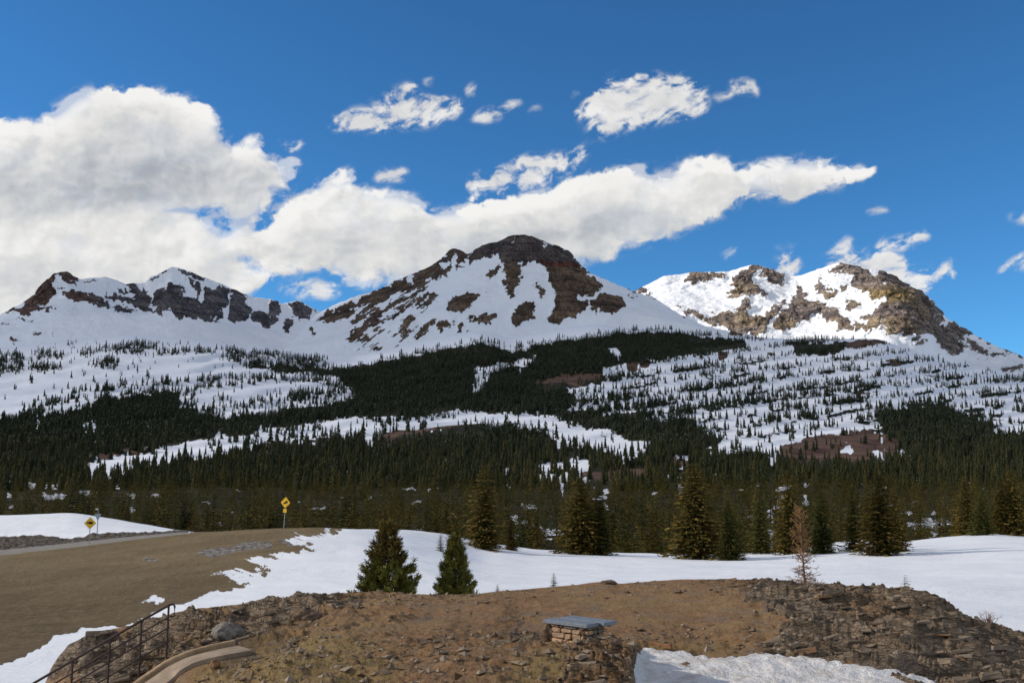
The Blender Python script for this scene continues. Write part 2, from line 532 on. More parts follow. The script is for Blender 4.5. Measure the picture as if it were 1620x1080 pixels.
def mat_leaf(name='needles'):
    m = NT(name)
    c = m.attr('tint', True)
    oi = m.n('ShaderNodeObjectInfo')
    v = m.ramp(oi.outputs['Random'], 0, 1, 0.72, 1.25)
    mul = m.n('ShaderNodeMix', data_type='RGBA', blend_type='MULTIPLY'); mul.inputs[0].default_value = 1
    cmb = m.n('ShaderNodeCombineColor')
    m.l(v, cmb.inputs[0]); m.l(v, cmb.inputs[1]); m.l(v, cmb.inputs[2])
    m.put(c, mul.inputs[6]); m.l(cmb.outputs[0], mul.inputs[7])
    return m.bsdf(mul.outputs[2], 0.85, None, 0.08)

M_MOUNT, M_HILL, M_NEAR, M_ROAD, M_KNOLL, M_OSNOW = mat_mountain(), mat_hill(), mat_near(), mat_road(), mat_knoll(), mat_oldsnow()
M_LEAF = mat_leaf()
M_BARK = simple('bark', (0.05, 0.035, 0.025), (0.13, 0.095, 0.07), 12)
M_DEADBARK = simple('bleached_dead_wood', (0.14, 0.07, 0.045), (0.30, 0.19, 0.14), 9)
M_STONE = NT('masonry_stone')
_oc = M_STONE.attr('tint', True)
_tc = M_STONE.n('ShaderNodeTexCoord')
_n = M_STONE.noise(_tc.outputs['Object'], 22, 6, 0.7)
_c = M_STONE.mix(M_STONE.ramp(_n, 0.45, 0.75, 0, 0.6), _oc, (0.10, 0.07, 0.05))
M_STONE = M_STONE.bsdf(_c, 0.9, M_STONE.bump(_n, 0.7, 0.03))
M_SLAB = simple('weathered_blue_grey_board', (0.13, 0.155, 0.19), (0.20, 0.225, 0.255), 14, 0.6, 0.004, 0.35)
M_RAIL = simple('brown_painted_steel', (0.030, 0.019, 0.018), (0.065, 0.036, 0.030), 20, 0.55, 0.004, 0.4)
M_CONC = simple('tan_concrete', (0.24, 0.18, 0.13), (0.36, 0.28, 0.21), 3, 0.9, 0.02)
M_KERB = simple('tan_concrete_kerb', (0.22, 0.15, 0.09), (0.36, 0.26, 0.16), 5, 0.9, 0.03)
M_BOULD = simple('grey_lichen_boulder', (0.095, 0.085, 0.074), (0.26, 0.235, 0.205), 7, 0.95, 0.06)
M_BROWNROCK = simple('brown_rock', (0.07, 0.045, 0.03), (0.20, 0.14, 0.095), 9, 0.95, 0.05)
M_YEL = simple('yellow_sign_sheet', (0.80, 0.46, 0.015), (0.86, 0.52, 0.02), 3, 0.45, 0.0, 0.4)
M_BLK = simple('black_sign_print', (0.012, 0.010, 0.010), (0.02, 0.018, 0.018), 3, 0.5, 0.0)
M_GALV = simple('galvanised_steel', (0.22, 0.22, 0.22), (0.36, 0.36, 0.35), 8, 0.5, 0.002, 0.5, 0.3)
M_ALU = simple('bare_aluminium_sign_back', (0.28, 0.30, 0.33), (0.42, 0.44, 0.47), 4, 0.45, 0.002, 0.5, 0.4)
M_WHITE = simple('white_sign_sheet', (0.7, 0.7, 0.68), (0.8, 0.8, 0.78), 4, 0.5, 0.0)
M_TIMB = simple('weathered_timber', (0.16, 0.075, 0.035), (0.30, 0.17, 0.09), 10, 0.9, 0.01)
M_DRYG = NT('dry_grass')
M_DRYG = M_DRYG.bsdf(M_DRYG.attr('tint', True), 0.9, None, 0.05)

# ------------------------------------------------------------------ crest of the forested hillside
TREELINE = [(-260, 580), (0, 562), (100, 552), (200, 543), (300, 548), (400, 562), (500, 577), (560, 578), (620, 563),
            (700, 545), (760, 536), (810, 548), (850, 540), (900, 530), (1000, 517), (1060, 517), (1150, 528), (1250, 534),
            (1390, 533), (1440, 552), (1500, 572), (1560, 584), (1620, 596), (1880, 640)]

# ------------------------------------------------------------------ mountains
ROCK = new_map()
z1 = lambda p: T(0, 360, 3, p)
z2 = lambda p: T(540, 340, 3, p)
z3 = lambda p: T(1080, 360, 3, p)
q4 = lambda p: T(1215, 500, 4, p)
LEFT_ROCKS = [
 [(105,360),(170,318),(200,275),(262,218),(285,215),(275,255),(262,300),(268,320),(230,350),(180,362),(130,362)],
 [(0,410),(40,395),(110,372),(180,368),(275,375),(250,395),(180,400),(130,412),(60,405)],
 [(285,215),(330,212),(360,232),(395,262),(350,250),(330,235),(380,290),(340,270),(300,240)],
 [(275,290),(330,300),(420,310),(500,340),(530,365),(525,380),(440,360),(370,350),(320,322)],
 [(300,312),(350,335),(345,345),(300,325)], [(400,250),(440,240),(455,247),(430,260)],
 [(480,310),(545,320),(640,345),(680,290),(700,300),(710,360),(720,400),(690,410),(660,380),(600,360),(540,350)],
 [(540,375),(580,372),(650,400),(640,412),(580,412),(550,395)], [(600,270),(640,265),(665,290),(650,315),(625,300)],
 [(545,290),(590,290),(620,305),(570,308)], [(665,300),(690,280),(705,300),(715,350),(715,390),(680,395),(650,370),(655,330)],
 [(725,330),(745,295),(790,285),(800,350),(800,395),(770,405),(735,385)],
 [(800,262),(860,270),(905,320),(860,300),(840,300),(880,325),(930,330),(960,285),(955,330),(945,430),(920,440),(850,425),(810,390),(800,340)],
 [(690,268),(720,235),(790,205),(815,195),(800,215),(760,225),(735,240),(705,265)],
 [(845,195),(900,205),(960,240),(975,265),(940,250),(900,230),(865,220)], [(870,230),(930,260),(965,285),(950,320),(900,265)],
 [(960,350),(985,345),(1010,320),(1030,300),(1060,330),(1055,380),(1060,430),(1010,435),(975,450),(950,430)],
 [(980,285),(1010,285),(1015,320),(990,340),(975,320)], [(1025,290),(1040,275),(1090,300),(1095,335),(1075,385),(1045,390),(1020,350)],
 [(1040,265),(1110,290),(1220,340),(1150,325),(1080,295)], [(1095,380),(1110,340),(1140,330),(1185,375),(1190,420),(1165,450),(1085,440),(1080,410)],
 [(1115,305),(1160,325),(1170,355),(1115,345)], [(1200,400),(1230,390),(1270,405),(1320,450),(1320,465),(1250,470),(1200,440)],
 [(1275,340),(1320,350),(1330,400),(1330,455),(1290,420),(1275,370)], [(1380,360),(1420,345),(1460,365),(1480,390),(1460,440),(1430,445),(1400,420),(1380,390)],
 [(1355,425),(1380,422),(1410,455),(1385,480),(1350,495)], [(1465,480),(1490,480),(1490,510),(1475,512)], [(1480,375),(1525,405),(1500,400)],
 [(60,510),(80,510),(110,550),(80,555)], [(155,520),(180,498),(215,520),(205,530),(180,512),(165,527)], [(260,500),(285,503),(280,515),(262,513)],
 [(60,438),(180,430),(130,445)], [(-60,462),(0,458),(60,455),(0,467)], [(720,395),(780,400),(790,425),(740,415)]]
CENTER_ROCKS = [
 [(-120,500),(-60,470),(0,440),(50,420),(110,400),(135,375),(190,350),(330,280),(345,300),(320,360),(240,395),(180,420),(120,430),(60,450),(20,480),(-60,510)],
 [(345,280),(420,250),(480,200),(520,155),(545,190),(520,270),(500,300),(450,320),(420,305),(380,340),(330,360),(325,330)],
 [(530,155),(560,160),(600,185),(600,215),(575,245),(560,280),(545,270),(550,210)],
 [(605,185),(660,145),(740,125),(790,100),(860,85),(900,98),(960,118),(1030,145),(1090,175),(1130,230),(1100,240),(1000,235),(930,235),(880,235),(800,240),(760,240),(742,200),(690,205),(640,225),(610,245)],
 [(930,235),(1125,235),(1185,280),(1150,300),(1240,320),(1240,370),(1150,380),(1110,375),(1120,405),(1170,410),(1165,440),(1150,460),(1060,500),(975,515),(1000,460),(1020,400),(1010,350),(985,310),(975,260)],
 [(1180,400),(1250,380),(1320,390),(1350,420),(1340,450),(1270,470),(1190,465),(1170,440),(1200,430)], [(1330,380),(1420,385),(1400,395)],
 [(780,245),(850,240),(850,310),(845,335),(820,350),(820,390),(800,405),(785,370),(780,330),(760,330),(775,290)], [(930,320),(975,375),(950,380),(915,355)],
 [(820,440),(880,400),(925,420),(920,440),(880,460),(920,465),(920,490),(870,510),(850,530),(810,510),(800,480),(820,460)],
 [(500,440),(530,400),(560,385),(650,370),(650,395),(610,410),(615,440),(560,460),(500,460)],
 [(575,495),(680,470),(740,460),(745,495),(700,500),(700,520),(640,505)], [(660,300),(700,280),(740,255),(755,255),(740,285),(690,305),(650,315)],
 [(305,440),(340,405),(400,385),(460,370),(450,385),(400,405),(340,440)],
 [(220,610),(240,575),(280,560),(280,530),(300,500),(350,475),(345,510),(320,530),(345,540),(310,570),(260,580)],
 [(340,600),(380,540),(400,520),(460,485),(440,520),(400,545),(360,595)], [(455,510),(540,500),(545,512),(490,525),(480,550),(455,550)],
 [(540,545),(580,510),(590,530),(560,550)], [(580,555),(610,545),(615,560)], [(365,460),(420,440),(415,450),(375,465)],
 [(540,315),(580,305),(560,320)], [(145,630),(200,560),(185,590),(155,630)], [(80,580),(100,580),(95,590)], [(470,345),(495,345),(490,355)],
 [(675,358),(700,358),(690,365)], [(1355,340),(1420,345),(1490,390),(1480,405),(1430,380),(1370,355)], [(945,468),(970,470),(965,480),(948,477)]]
CENTER_STROKES = [([(40,510),(160,430)], 7), ([(50,565),(170,480),(300,390)], 16), ([(90,555),(200,500),(300,450)], 9), ([(20,600),(60,585)], 5),
                  ([(100,520),(190,450)], 8), ([(30,590),(130,535)], 5)]
CENTER_SNOW = [[(960,125),(995,140),(965,160),(955,145)], [(828,165),(862,158),(840,178)], [(805,120),(825,108),(815,130)], [(318,290),(345,280),(335,330),(322,360)],
               [(470,240),(520,225),(510,260),(480,265)], [(600,190),(608,188),(606,220),(596,215)], [(528,175),(540,175),(535,230),(545,270),(522,285),(525,230)]]
RIGHT_ROCKS = [
 [(0,240),(60,212),(180,216),(215,235),(150,250),(60,262),(0,258)],
 [(270,215),(330,172),(380,182),(340,205),(320,250),(350,265),(370,300),(410,310),(405,325),(350,320),(280,325),(210,350),(205,320),(240,290),(230,260)],
 [(365,190),(400,190),(450,215),(485,235),(480,285),(440,260),(380,230)],
 [(130,425),(200,410),(280,400),(360,420),(390,430),(400,400),(440,380),(490,330),(480,370),(450,420),(400,450),(390,485),(390,520),(220,520),(160,450)],
 [(240,400),(290,340),(320,345),(300,380),(270,405)], [(530,280),(545,255),(550,290),(590,320),(550,350),(520,370),(500,380),(530,320)],
 [(500,370),(560,350),(640,350),(700,365),(690,390),(640,410),(600,430),(540,450),(500,470),(470,500),(430,490),(440,450),(480,400)],
 [(670,400),(720,385),(770,430),(800,480),(790,500),(740,490),(710,450)], [(620,280),(650,230),(680,235),(650,260),(660,280),(700,300),(735,290),(720,320),(690,335),(640,310)],
 [(690,195),(770,165),(800,170),(870,210),(860,270),(840,285),(800,290),(800,230),(760,205),(730,215)], [(740,270),(780,270),(785,290),(755,300)],
 [(870,235),(850,200),(880,200),(900,230),(930,240),(920,198),(940,200),(1030,240),(1050,262),(1120,292),(1170,340),(1195,395),(1190,470),(1150,490),(1050,480),(1000,500),(980,510),(930,500),(915,440),(905,430),(910,500),(850,470),(840,430),(890,400),(920,370),(960,360),(940,350),(890,350),(880,320),(830,310),(840,290),(870,275)],
 [(770,360),(840,345),(850,370),(800,390),(775,385)], [(800,460),(840,460),(880,500),(800,500)], [(1190,370),(1230,395),(1245,430),(1215,425),(1190,395)],
 [(0,385),(50,400),(120,430),(160,460),(210,490),(150,480),(80,440),(0,400)], [(-60,375),(-20,380),(40,420),(20,425)]]
RIGHT_ROCKS4 = [[(800,120),(860,80),(1010,85),(1050,60),(1130,80),(1150,30),(1250,80),(1380,150),(1500,200),(1620,245),(1620,262),(1490,215),(1330,130),(1250,110),(1210,115),(1320,190),(1400,240),(1470,260),(1470,272),(1400,265),(1300,220),(1220,150),(1160,150),(1250,200),(1180,262),(1150,240),(1090,200),(1100,160),(1020,110),(940,110),(880,125)],
 [(900,140),(990,160),(960,190),(880,160)], [(1500,330),(1600,310),(1610,345),(1530,360)], [(1040,30),(1060,0),(1110,20),(1120,50)]]
for g, f in ((LEFT_ROCKS, z1), (CENTER_ROCKS, z2), (RIGHT_ROCKS, z3), (RIGHT_ROCKS4, q4)):
    for p in g:
        poly(ROCK, f(p))
for p, w in CENTER_STROKES:
    stroke(ROCK, z2(p), w / 3 + 2.4)
for p in CENTER_SNOW:
    poly(ROCK, z2(p), 0)
poly(ROCK, q4([(1060,35),(1090,40),(1130,78),(1110,78)]), 0)
poly(ROCK, z3([(905,430),(915,440),(930,500),(912,500)]), 0)
poly(ROCK, z3([(945,255),(960,250),(958,275),(948,272)]), 0)
ROCKS = 0.42 * blur(ROCK, 0.8) + 0.33 * blur(ROCK, 3.0) + 0.25 * blur(ROCK, 8.0)
ROCKW = blur(ROCK, 5.0)

def crest_px(cols, tab):
    return row(cols, tab)

def mountain(name, label, px0, px1, step, ridge, rdist, rows, subs, hue_fn, speck, amp, rib, back=(700, 350)):
    cols = np.arange(px0, px1 + step, step)
    rp0 = row(cols, ridge, 6)
    rp = crest_px(cols, ridge) + fbm(cols / 9.0, cols * 0 + 3.3, o=4) * 1.6
    rd = row(cols, rdist, 14)
    tl = row(cols, TREELINE, 10) - 15 * sstep(1010, 930, cols)
    rws = []
    for kind, py, D in rows:
        if kind == 'base':
            rws.append((tl + 42, row(cols, D, 25)))
        elif kind == 'abs':
            rws.append((np.maximum(row(cols, py, 8), rp0 + 4), row(cols, D, 14)))
        else:       # mix: fraction between treeline base and the crest
            b = tl
            rws.append((b + (rp0 - b) * py, row(cols, D, 18)))
    rws.append((rp, rd))
    g = Grid(cols, rws, subs, ease=5)
    g.PY[-1] = rp; g.p[-1] = P(cols, rp, rd)
    if 'central' in label:
        al = g.PX * 0.82 - g.PY * 0.57; pe = g.PX * 0.57 + g.PY * 0.82
        strk = fbm(al / 38, pe / 5.5, g.PX * 0 + 3.1, o=3, g=0.55)
        win = sstep(530, 560, g.PX) * sstep(720, 660, g.PX) * sstep(-6, 8, g.PY - rp0[None, :] - 16) * sstep(150, 90, g.PY - rp0[None, :])
        streaks = strk * 1.5 * win + 0.10 * win
    else:
        streaks = 0.0
    rkw = wsamp(ROCKW, g.PX, g.PY, 3, 16, 0, 5)
    rk = wsamp(ROCKS, g.PX, g.PY)
    rk = rk + 0.72 * fbm(g.PX / 9, g.PY / 5, g.PX * 0 + 5.5, o=4, g=0.7) * (0.65 + 0.9 * speck) * (0.6 if 'left' in label else 1.0) + (0.3 if 'left' in label else 0.5) * fbm(g.PX / 17, (g.PY + 0.12 * g.PX) / 3.2, g.PX * 0 + 1.5, o=3, g=0.6) + 0.6 * speck * fbm(g.PX / 26, g.PY / 18, o=2) + 0.015 + streaks
    q = g.p
    k = np.linspace(0, 1, len(q))[:, None]
    n = fbm(q[..., 0] / 420, q[..., 1] / 420, q[..., 2] / 300, o=5, g=0.55) * amp * 1.3
    r = fbm(q[..., 0] / 55, q[..., 1] / 90, q[..., 2] / 160, o=5, g=0.6, ridged=True) * rib
    edge = np.clip((1 - k) * 10, 0, 1) * np.clip(k * 8, 0, 1)
    dD = (n - 0.25 * amp * 0) * edge - rkw * rib * 1.3 + r * rkw
    q[..., 1] += dD * 1.0
    q[..., 2] += (fbm(q[..., 0] / 130, q[..., 1] / 130, q[..., 2] / 130, o=5) * amp * 0.30 * (0.35 + rkw)) * edge + (fbm(q[..., 0] / 25, q[..., 2] / 40, q[..., 1] / 40, o=3) * rib * 0.16 * rk)
    # far side of the mountain
    bk = []
    for a in (0.12, 0.45, 1.0):
        b = q[-1].copy(); b[:, 1] += back[0] * a; b[:, 2] -= back[1] * a ** 0.8
        bk.append(b)
    V = np.concatenate([q, np.array(bk)], 0)
    z3r = np.repeat(rk[-1:], 3, 0)
    rk = np.concatenate([rk, z3r], 0)
    hue = hue_fn(g.PX, g.PY, q)
    hue = np.concatenate([hue, np.repeat(hue[-1:], 3, 0)], 0)
    r_, c_ = V.shape[:2]
    I = np.arange(r_ * c_).reshape(r_, c_)
    f = np.stack([I[:-1, :-1], I[:-1, 1:], I[1:, 1:], I[1:, :-1]], -1).reshape(-1, 4)
    h4 = np.concatenate([hue.reshape(-1, 3), np.ones((r_ * c_, 1))], 1)
    o = mesh_np(name, V.reshape(-1, 3), f, M_MOUNT, smooth=True, attrs={'rock': rk, 'speck': np.full(rk.size, speck)}, colattr={'hue': h4})
    tag(o, label, 'mountain', kind='structure')
    return g

def mixc(a, b, t):
    return np.asarray(a) * (1 - t[..., None]) + np.asarray(b) * t[..., None]

def hue_left(px, py, q):
    t = sstep(0.0, 0.5, fbm(q[..., 0] / 160, q[..., 2] / 90, q[..., 1] / 160, o=3))
    c = mixc((0.165, 0.165, 0.185), (0.235, 0.22, 0.22), t)
    return mixc(c, (0.21, 0.13, 0.10), sstep(190, 120, px) * 0.8 + 0 * t)

def hue_center(px, py, q):
    t = sstep(-0.1, 0.4, fbm(q[..., 0] / 200, q[..., 2] / 60, q[..., 1] / 200, o=3))
    cap = sstep(424, 414, py) * sstep(735, 750, px)
    c = mixc((0.185, 0.14, 0.105), (0.245, 0.185, 0.13), t)
    c = mixc(c, (0.155, 0.135, 0.13), cap)
    c = mixc(c, (0.19, 0.155, 0.09), sstep(0.1, 0.5, t) * sstep(396, 385, py) * sstep(790, 760, px) * sstep(730, 745, px))
    red = sstep(5.5, 2, np.abs(py - (419.5 + 2 * np.sin(px / 20)))) * sstep(845, 865, px) * sstep(935, 910, px)
    return mixc(c, (0.20, 0.065, 0.05), red * 0.7)

def hue_right(px, py, q):
    t = sstep(-0.15, 0.35, fbm(q[..., 0] / 260, q[..., 2] / 120, q[..., 1] / 260, o=4))
    c = mixc((0.36, 0.32, 0.305), (0.43, 0.36, 0.26), t)
    c = mixc(c, (0.40, 0.32, 0.17), sstep(1330, 1380, px) * sstep(1450, 1420, px) * sstep(455, 465, py) * sstep(490, 478, py))
    c = mixc(c, (0.33, 0.30, 0.28), sstep(1440, 1480, px) * sstep(495, 510, py))
    return c

RIDGE_L = [(-260,540),(-100,515),(0,498),(40,478),(57,467),(67,453),(87,433),(107,430),(128,442),(143,440),(167,438),(182,442),(200,450),(213,449),(230,447),(237,440),(253,432),(273,422),(290,426),(317,437),(347,447),(367,457),(400,470),(427,473),(440,477),(447,481),(460,478),(473,475),(490,485),(510,495),(540,500),(640,520)]
mountain('mountain', 'snowy range with dark cliff bands and white couloirs on the left', -260, 640, 1.5, RIDGE_L,
         [(-260, 3150), (0, 3300), (100, 3380), (270, 3650), (400, 3850), (510, 4100), (640, 4200)],
         [('base', None, [(-260, 2740), (640, 2760)]),
          ('mix', 0.35, [(-260, 2850), (100, 2950), (300, 3050), (500, 3250), (640, 3300)]),
          ('abs', [(-260,560),(0,503),(60,482),(100,470),(150,470),(200,492),(240,500),(280,508),(330,512),(380,510),(420,520),(450,527),(480,532),(510,526),(640,540)],
                  [(-260, 2980), (0, 3130), (100, 3200), (270, 3420), (400, 3640), (510, 3900), (640, 4000)]),
         ], [40, 45, 90], hue_left, 0.12, 45, 26)
RIDGE_C = [(380,580),(440,548),(480,516),(510,492),(540,477),(573,465),(600,458),(627,443),(653,433),(680,423),(700,408),(715,393),(727,395),(740,403),(760,390),(787,383),(803,375),(827,371),(840,375),(860,382),(883,390),(903,400),(915,417),(933,432),(960,443),(983,453),(1007,463),(1037,472),(1060,488),(1080,500),(1115,516),(1150,524),(1240,560)]
GC = mountain('mountain', 'broad rounded central peak with a dark cliff cap and rock islands in its snow face', 380, 1240, 1.3, RIDGE_C,
         [(380, 3300), (510, 3560), (600, 3400), (715, 3260), (830, 3200), (915, 3260), (1000, 3300), (1240, 3350)],
         [('base', None, [(380, 2740), (1240, 2760)]),
          ('mix', 0.33, [(380, 2800), (600, 2830), (830, 2860), (1000, 2900), (1240, 2900)]),
          ('abs', [(380,582),(480,519),(510,500),(560,484),(600,480),(640,463),(680,450),(715,440),(740,422),(790,418),(860,419),(915,422),(960,447),(1000,462),(1080,503),(1115,518),(1240,562)],
                  [(380, 3200), (510, 3420), (600, 3280), (715, 3130), (830, 3080), (915, 3150), (1000, 3220), (1240, 3300)]),
         ], [50, 100, 60], hue_center, 0.02, 40, 20, back=(900, 420))
RIDGE_R = [(960,500),(985,478),(1010,457),(1050,437),(1090,432),(1150,430),(1180,421),(1200,420),(1230,430),(1250,437),(1270,435),(1290,427),(1325,416),(1345,420),(1370,427),(1385,425),(1405,435),(1430,449),(1455,462),(1467,473),(1480,485),(1493,500),(1513,515),(1547,533),(1580,550),(1613,562),(1660,585),(1880,680)]
mountain('mountain', 'sunlit double summit with craggy brown cliffs and snow gullies on the right', 960, 1880, 1.3, RIDGE_R,
         [(960, 5300), (1100, 5200), (1250, 5000), (1385, 4650), (1440, 4700), (1480, 4850), (1560, 4800), (1880, 4400)],
         [('base', None, [(960, 4300), (1200, 3950), (1400, 3600), (1620, 3500), (1880, 3300)]),
          ('mix', 0.4, [(960, 4800), (1200, 4450), (1300, 4250), (1400, 3950), (1450, 3850), (1520, 4050), (1620, 3900), (1880, 3600)]),
          ('mix', 0.7, [(960, 5000), (1200, 4700), (1250, 4650), (1320, 4450), (1400, 4150), (1450, 4050), (1500, 4500), (1620, 4300), (1880, 4000)]),
         ], [70, 90, 80], hue_right, 0.25, 95, 42)

# ------------------------------------------------------------------ forested hillside
OPEN = new_map()      # 1 = snow lies open
DENS = new_map() + 1.0  # tree density
SOIL = new_map()
h1 = lambda p: T(0, 500, 4, p)
h2 = lambda p: T(405, 500, 4, p)
h3 = lambda p: T(810, 500, 4, p)
h5 = lambda p: T(700, 680, 4, p)
h6 = lambda p: T(0, 700, 2.843, p)
h7 = lambda p: T(1215, 680, 4, p)
# above the tree line everything is open snow
poly(OPEN, [(MX0, 0)] + [(MX1, 0)] + [(a, b + 4) for a, b in TREELINE[::-1]] + [(MX0, 590)])
poly(DENS, [(MX0, 0)] + [(MX1, 0)] + [(a, b + 3) for a, b in TREELINE[::-1]] + [(MX0, 590)], 0.0)
def opening(pts, d):
    poly(OPEN, pts); poly(DENS, pts, d)
# broad open slope at the left
opening(h1([(-1040,250),(0,230),(500,160),(1100,170),(1500,230),(1620,255)]) + h2([(80,235),(300,262),(440,280),(330,320),(80,300),(0,280)]) +
        h1([(1500,330),(1470,325),(1490,270),(1370,235),(1100,245),(970,255),(870,265),(760,300),(610,325),(300,355),(160,365),(0,372),(-1040,420)]), 0.05)
opening(h1([(-1040,420),(0,372),(160,365),(300,355),(610,325),(760,300),(870,265),(970,255),(1100,245),(1370,235),(1490,270),(1470,325),(1620,325)]) +
        h2([(0,325),(80,345),(300,370),(520,390),(560,440),(650,510),(460,545),(330,560),(230,575),(0,610)]) +
        h1([(1620,605),(1400,622),(1250,590),(1130,540),(1150,478),(1000,475),(800,495),(640,510),(500,570),(240,605),(100,605),(0,625),(-1040,640)]), 0.02)
for p, w, d in (([(-60,300),(150,300)], 110, 0.9), ([(190,340),(390,330)], 40, 0.8), ([(240,250),(330,245)], 60, 0.6), ([(350,250),(400,250)], 40, 0.9),
                ([(500,245),(700,215),(1030,185)], 55, 0.55), ([(600,300),(760,300)], 50, 0.6), ([(530,200),(590,200)], 30, 0.4), ([(1000,245),(1200,225),(1400,225)], 22, 0.8),
                ([(1400,235),(1620,290)], 70, 0.85),
                ([(480,480),(700,455),(1000,430),(1400,400),(1650,385)], 22, 0.85), ([(200,580),(400,545),(560,520)], 16, 0.9),
                ([(750,440),(1040,415)], 50, 0.5), ([(950,490),(1150,475),(1300,455),(1620,430)], 18, 0.6), ([(570,500),(760,460)], 20, 0.7),
                ([(1150,520),(1260,560)], 60, 0.5), ([(1380,480),(1440,560)], 50, 0.5), ([(1300,590),(1620,570)], 30, 0.5)):
    stroke(DENS, h1(p), w / 4, d)
for p, w, d in (([(-20,260),(440,310)], 80, 0.75), ([(0,405),(300,405),(470,400)], 26, 0.8), ([(200,510),(350,500),(480,490)], 60, 0.6), ([(-20,560),(200,545)], 50, 0.45),
                ([(440,480),(560,460)], 60, 0.9)):
    stroke(DENS, h2(p), w / 4, d)
# bench in the middle
BENCH = h1([(520,950),(600,900),(700,880),(1000,850),(900,830),(1080,820),(1200,780),(1300,770),(1400,730),(1440,760),(1620,740)]) + \
    h2([(0,700),(150,690),(280,680),(420,660),(640,635),(760,640),(850,630),(1000,640),(1150,610),(1290,590),(1400,590),(1490,605),(1620,615)]) + \
    h3([(0,610),(220,615),(330,660),(470,700),(560,700),(640,720),(740,780),(880,780),(900,800),(800,850),(700,860),(620,830),(500,790),(400,775),(300,780),(290,740),(200,705),(80,690),(30,660),(0,650)]) + \
    h2([(1500,690),(1350,670),(1200,700),(850,715),(680,780),(690,700),(600,720),(420,740),(280,760),(100,770),(0,800)]) + h1([(1620,800),(1400,840),(1200,870),(1000,890),(850,925),(700,960),(560,960)])
opening([(a, b + 2) for a, b in BENCH], 0.03)
for p, w, d in (([(900,655),(1050,670)], 40, 0.6), ([(700,700),(900,680)], 40, 0.6), ([(1100,640),(1290,625)], 40, 0.5), ([(60,740),(420,700)], 30, 0.55), ([(330,700),(420,690)], 60, 0.5)):
    stroke(DENS, h2(p), w / 4, d)
stroke(DENS, h1([(600,930),(760,900)]), 10, 0.5)
stroke(DENS, h1([(1320,800),(1620,760)]), 14, 0.35)
for p in (h2([(690,788),(850,735),(1000,730),(1300,690),(1450,670),(1480,690),(1200,740),(1000,765),(830,795)]), h1([(560,890),(700,870),(930,845),(940,860),(780,872),(760,900),(620,915)])):
    poly(SOIL, p); poly(OPEN, p, 0); poly(DENS, p, 0.06)
# gaps in the dark upper forest
for p, d in ((h2([(1390,320),(1500,300),(1600,290),(1620,330),(1480,350),(1450,420),(1400,470),(1360,460),(1390,400)]), 0.35), (h3([(0,290),(170,258),(100,310),(50,345),(30,310)]), 0.12),
             (h3([(620,200),(670,190),(690,250),(660,275)]), 0.2), (h3([(110,965),(200,935),(320,925),(480,900),(500,960),(480,985),(330,975),(200,990)]), 0.12),
             (h1([(500,695),(620,690),(600,720),(520,720)]), 0.2), (h1([(900,662),(960,660),(960,680)]), 0.2), (h1([(80,762),(130,760),(125,782)]), 0.1), (h1([(230,640),(250,640),(250,700),(235,700)]), 0.05)):
    opening(p, d)
# terraced slope at the right
h4 = q4
opening(h3([(560,335),(1000,275),(1150,245),(1500,215),(1480,140),(1620,145)]) + h4([(60,160),(170,200),(180,250),(420,250),(500,200),(740,130),(850,180),(1000,262),(1200,300),(1400,345),(1620,395),(2700,520),(2700,800),(1580,715),(1430,730),(1400,655),(1250,605),(1150,565),(1130,525),(900,555),(750,585),(660,605),(740,745),(650,745),(540,740),(280,775),(70,835),(60,885),(0,890)]) +
        h3([(1570,835),(1400,832),(1200,855),(1330,800),(1350,765),(1300,735),(1200,705),(1150,640),(850,640),(800,600),(480,600),(330,570),(430,550),(600,520),(330,480),(440,450),(580,430),(600,390)]), 0.16)
for p, w, d in (([(620,400),(900,390),(1300,335),(1640,310)], 55, 0.55), ([(700,470),(1100,440),(1640,385)], 20, 0.9), ([(350,560),(800,530),(1100,500),(1640,420)], 60, 0.75),
                ([(500,610),(900,590),(1150,610),(1640,520)], 75, 0.7), ([(1150,640),(1400,650),(1640,560)], 30, 0.5), ([(1130,170),(1480,180)], 60, 0.8), ([(1300,740),(1480,750)], 30, 0.5)):
    stroke(DENS, h3(p), w / 4, d)
for p, w, d in (([(0,310),(160,300)], 50, 0.35), ([(0,400),(300,385),(560,350)], 50, 0.30), ([(0,500),(300,470),(560,450),(720,460)], 60, 0.75), ([(0,580),(200,560),(640,560)], 60, 0.6), ([(0,650),(130,640),(420,600)], 40, 0.55),
                ([(480,350),(540,350)], 60, 0.5), ([(540,230),(1000,260)], 26, 0.45), ([(690,340),(960,390)], 40, 0.40), ([(980,290),(1200,310)], 50, 0.35), ([(980,370),(1240,410),(1620,400)], 30, 0.6), ([(1440,380),(1700,410)], 40, 0.7),
                ([(1350,500),(1620,490)], 36, 0.4), ([(1360,590),(1700,560)], 50, 0.5), ([(640,530),(740,530)], 40, 0.4), ([(580,400),(720,390)], 30, 0.4), ([(1180,430),(1440,420)], 28, 0.5)):
    stroke(DENS, h4(p), w / 4, d)
poly(DENS, h4([(120,110),(700,115),(740,140),(540,150),(460,190),(420,250),(190,262),(170,200),(100,150)]), 0.75)
for p, w in (([(880,475),(1200,415),(1640,352)], 11), ([(1100,548),(1400,492),(1640,455)], 14), ([(1180,695),(1400,645),(1640,600)], 13)):
    stroke(DENS, h3(p), w / 4, 0.02); stroke(OPEN, h3(p), w / 4, 1)
for p, w in (([(0,452),(300,418),(430,398)], 12), ([(0,600),(250,555),(620,520)], 12), ([(0,360),(320,335)], 10)):
    stroke(DENS, h4(p), w / 4, 0.02); stroke(OPEN, h4(p), w / 4, 1)
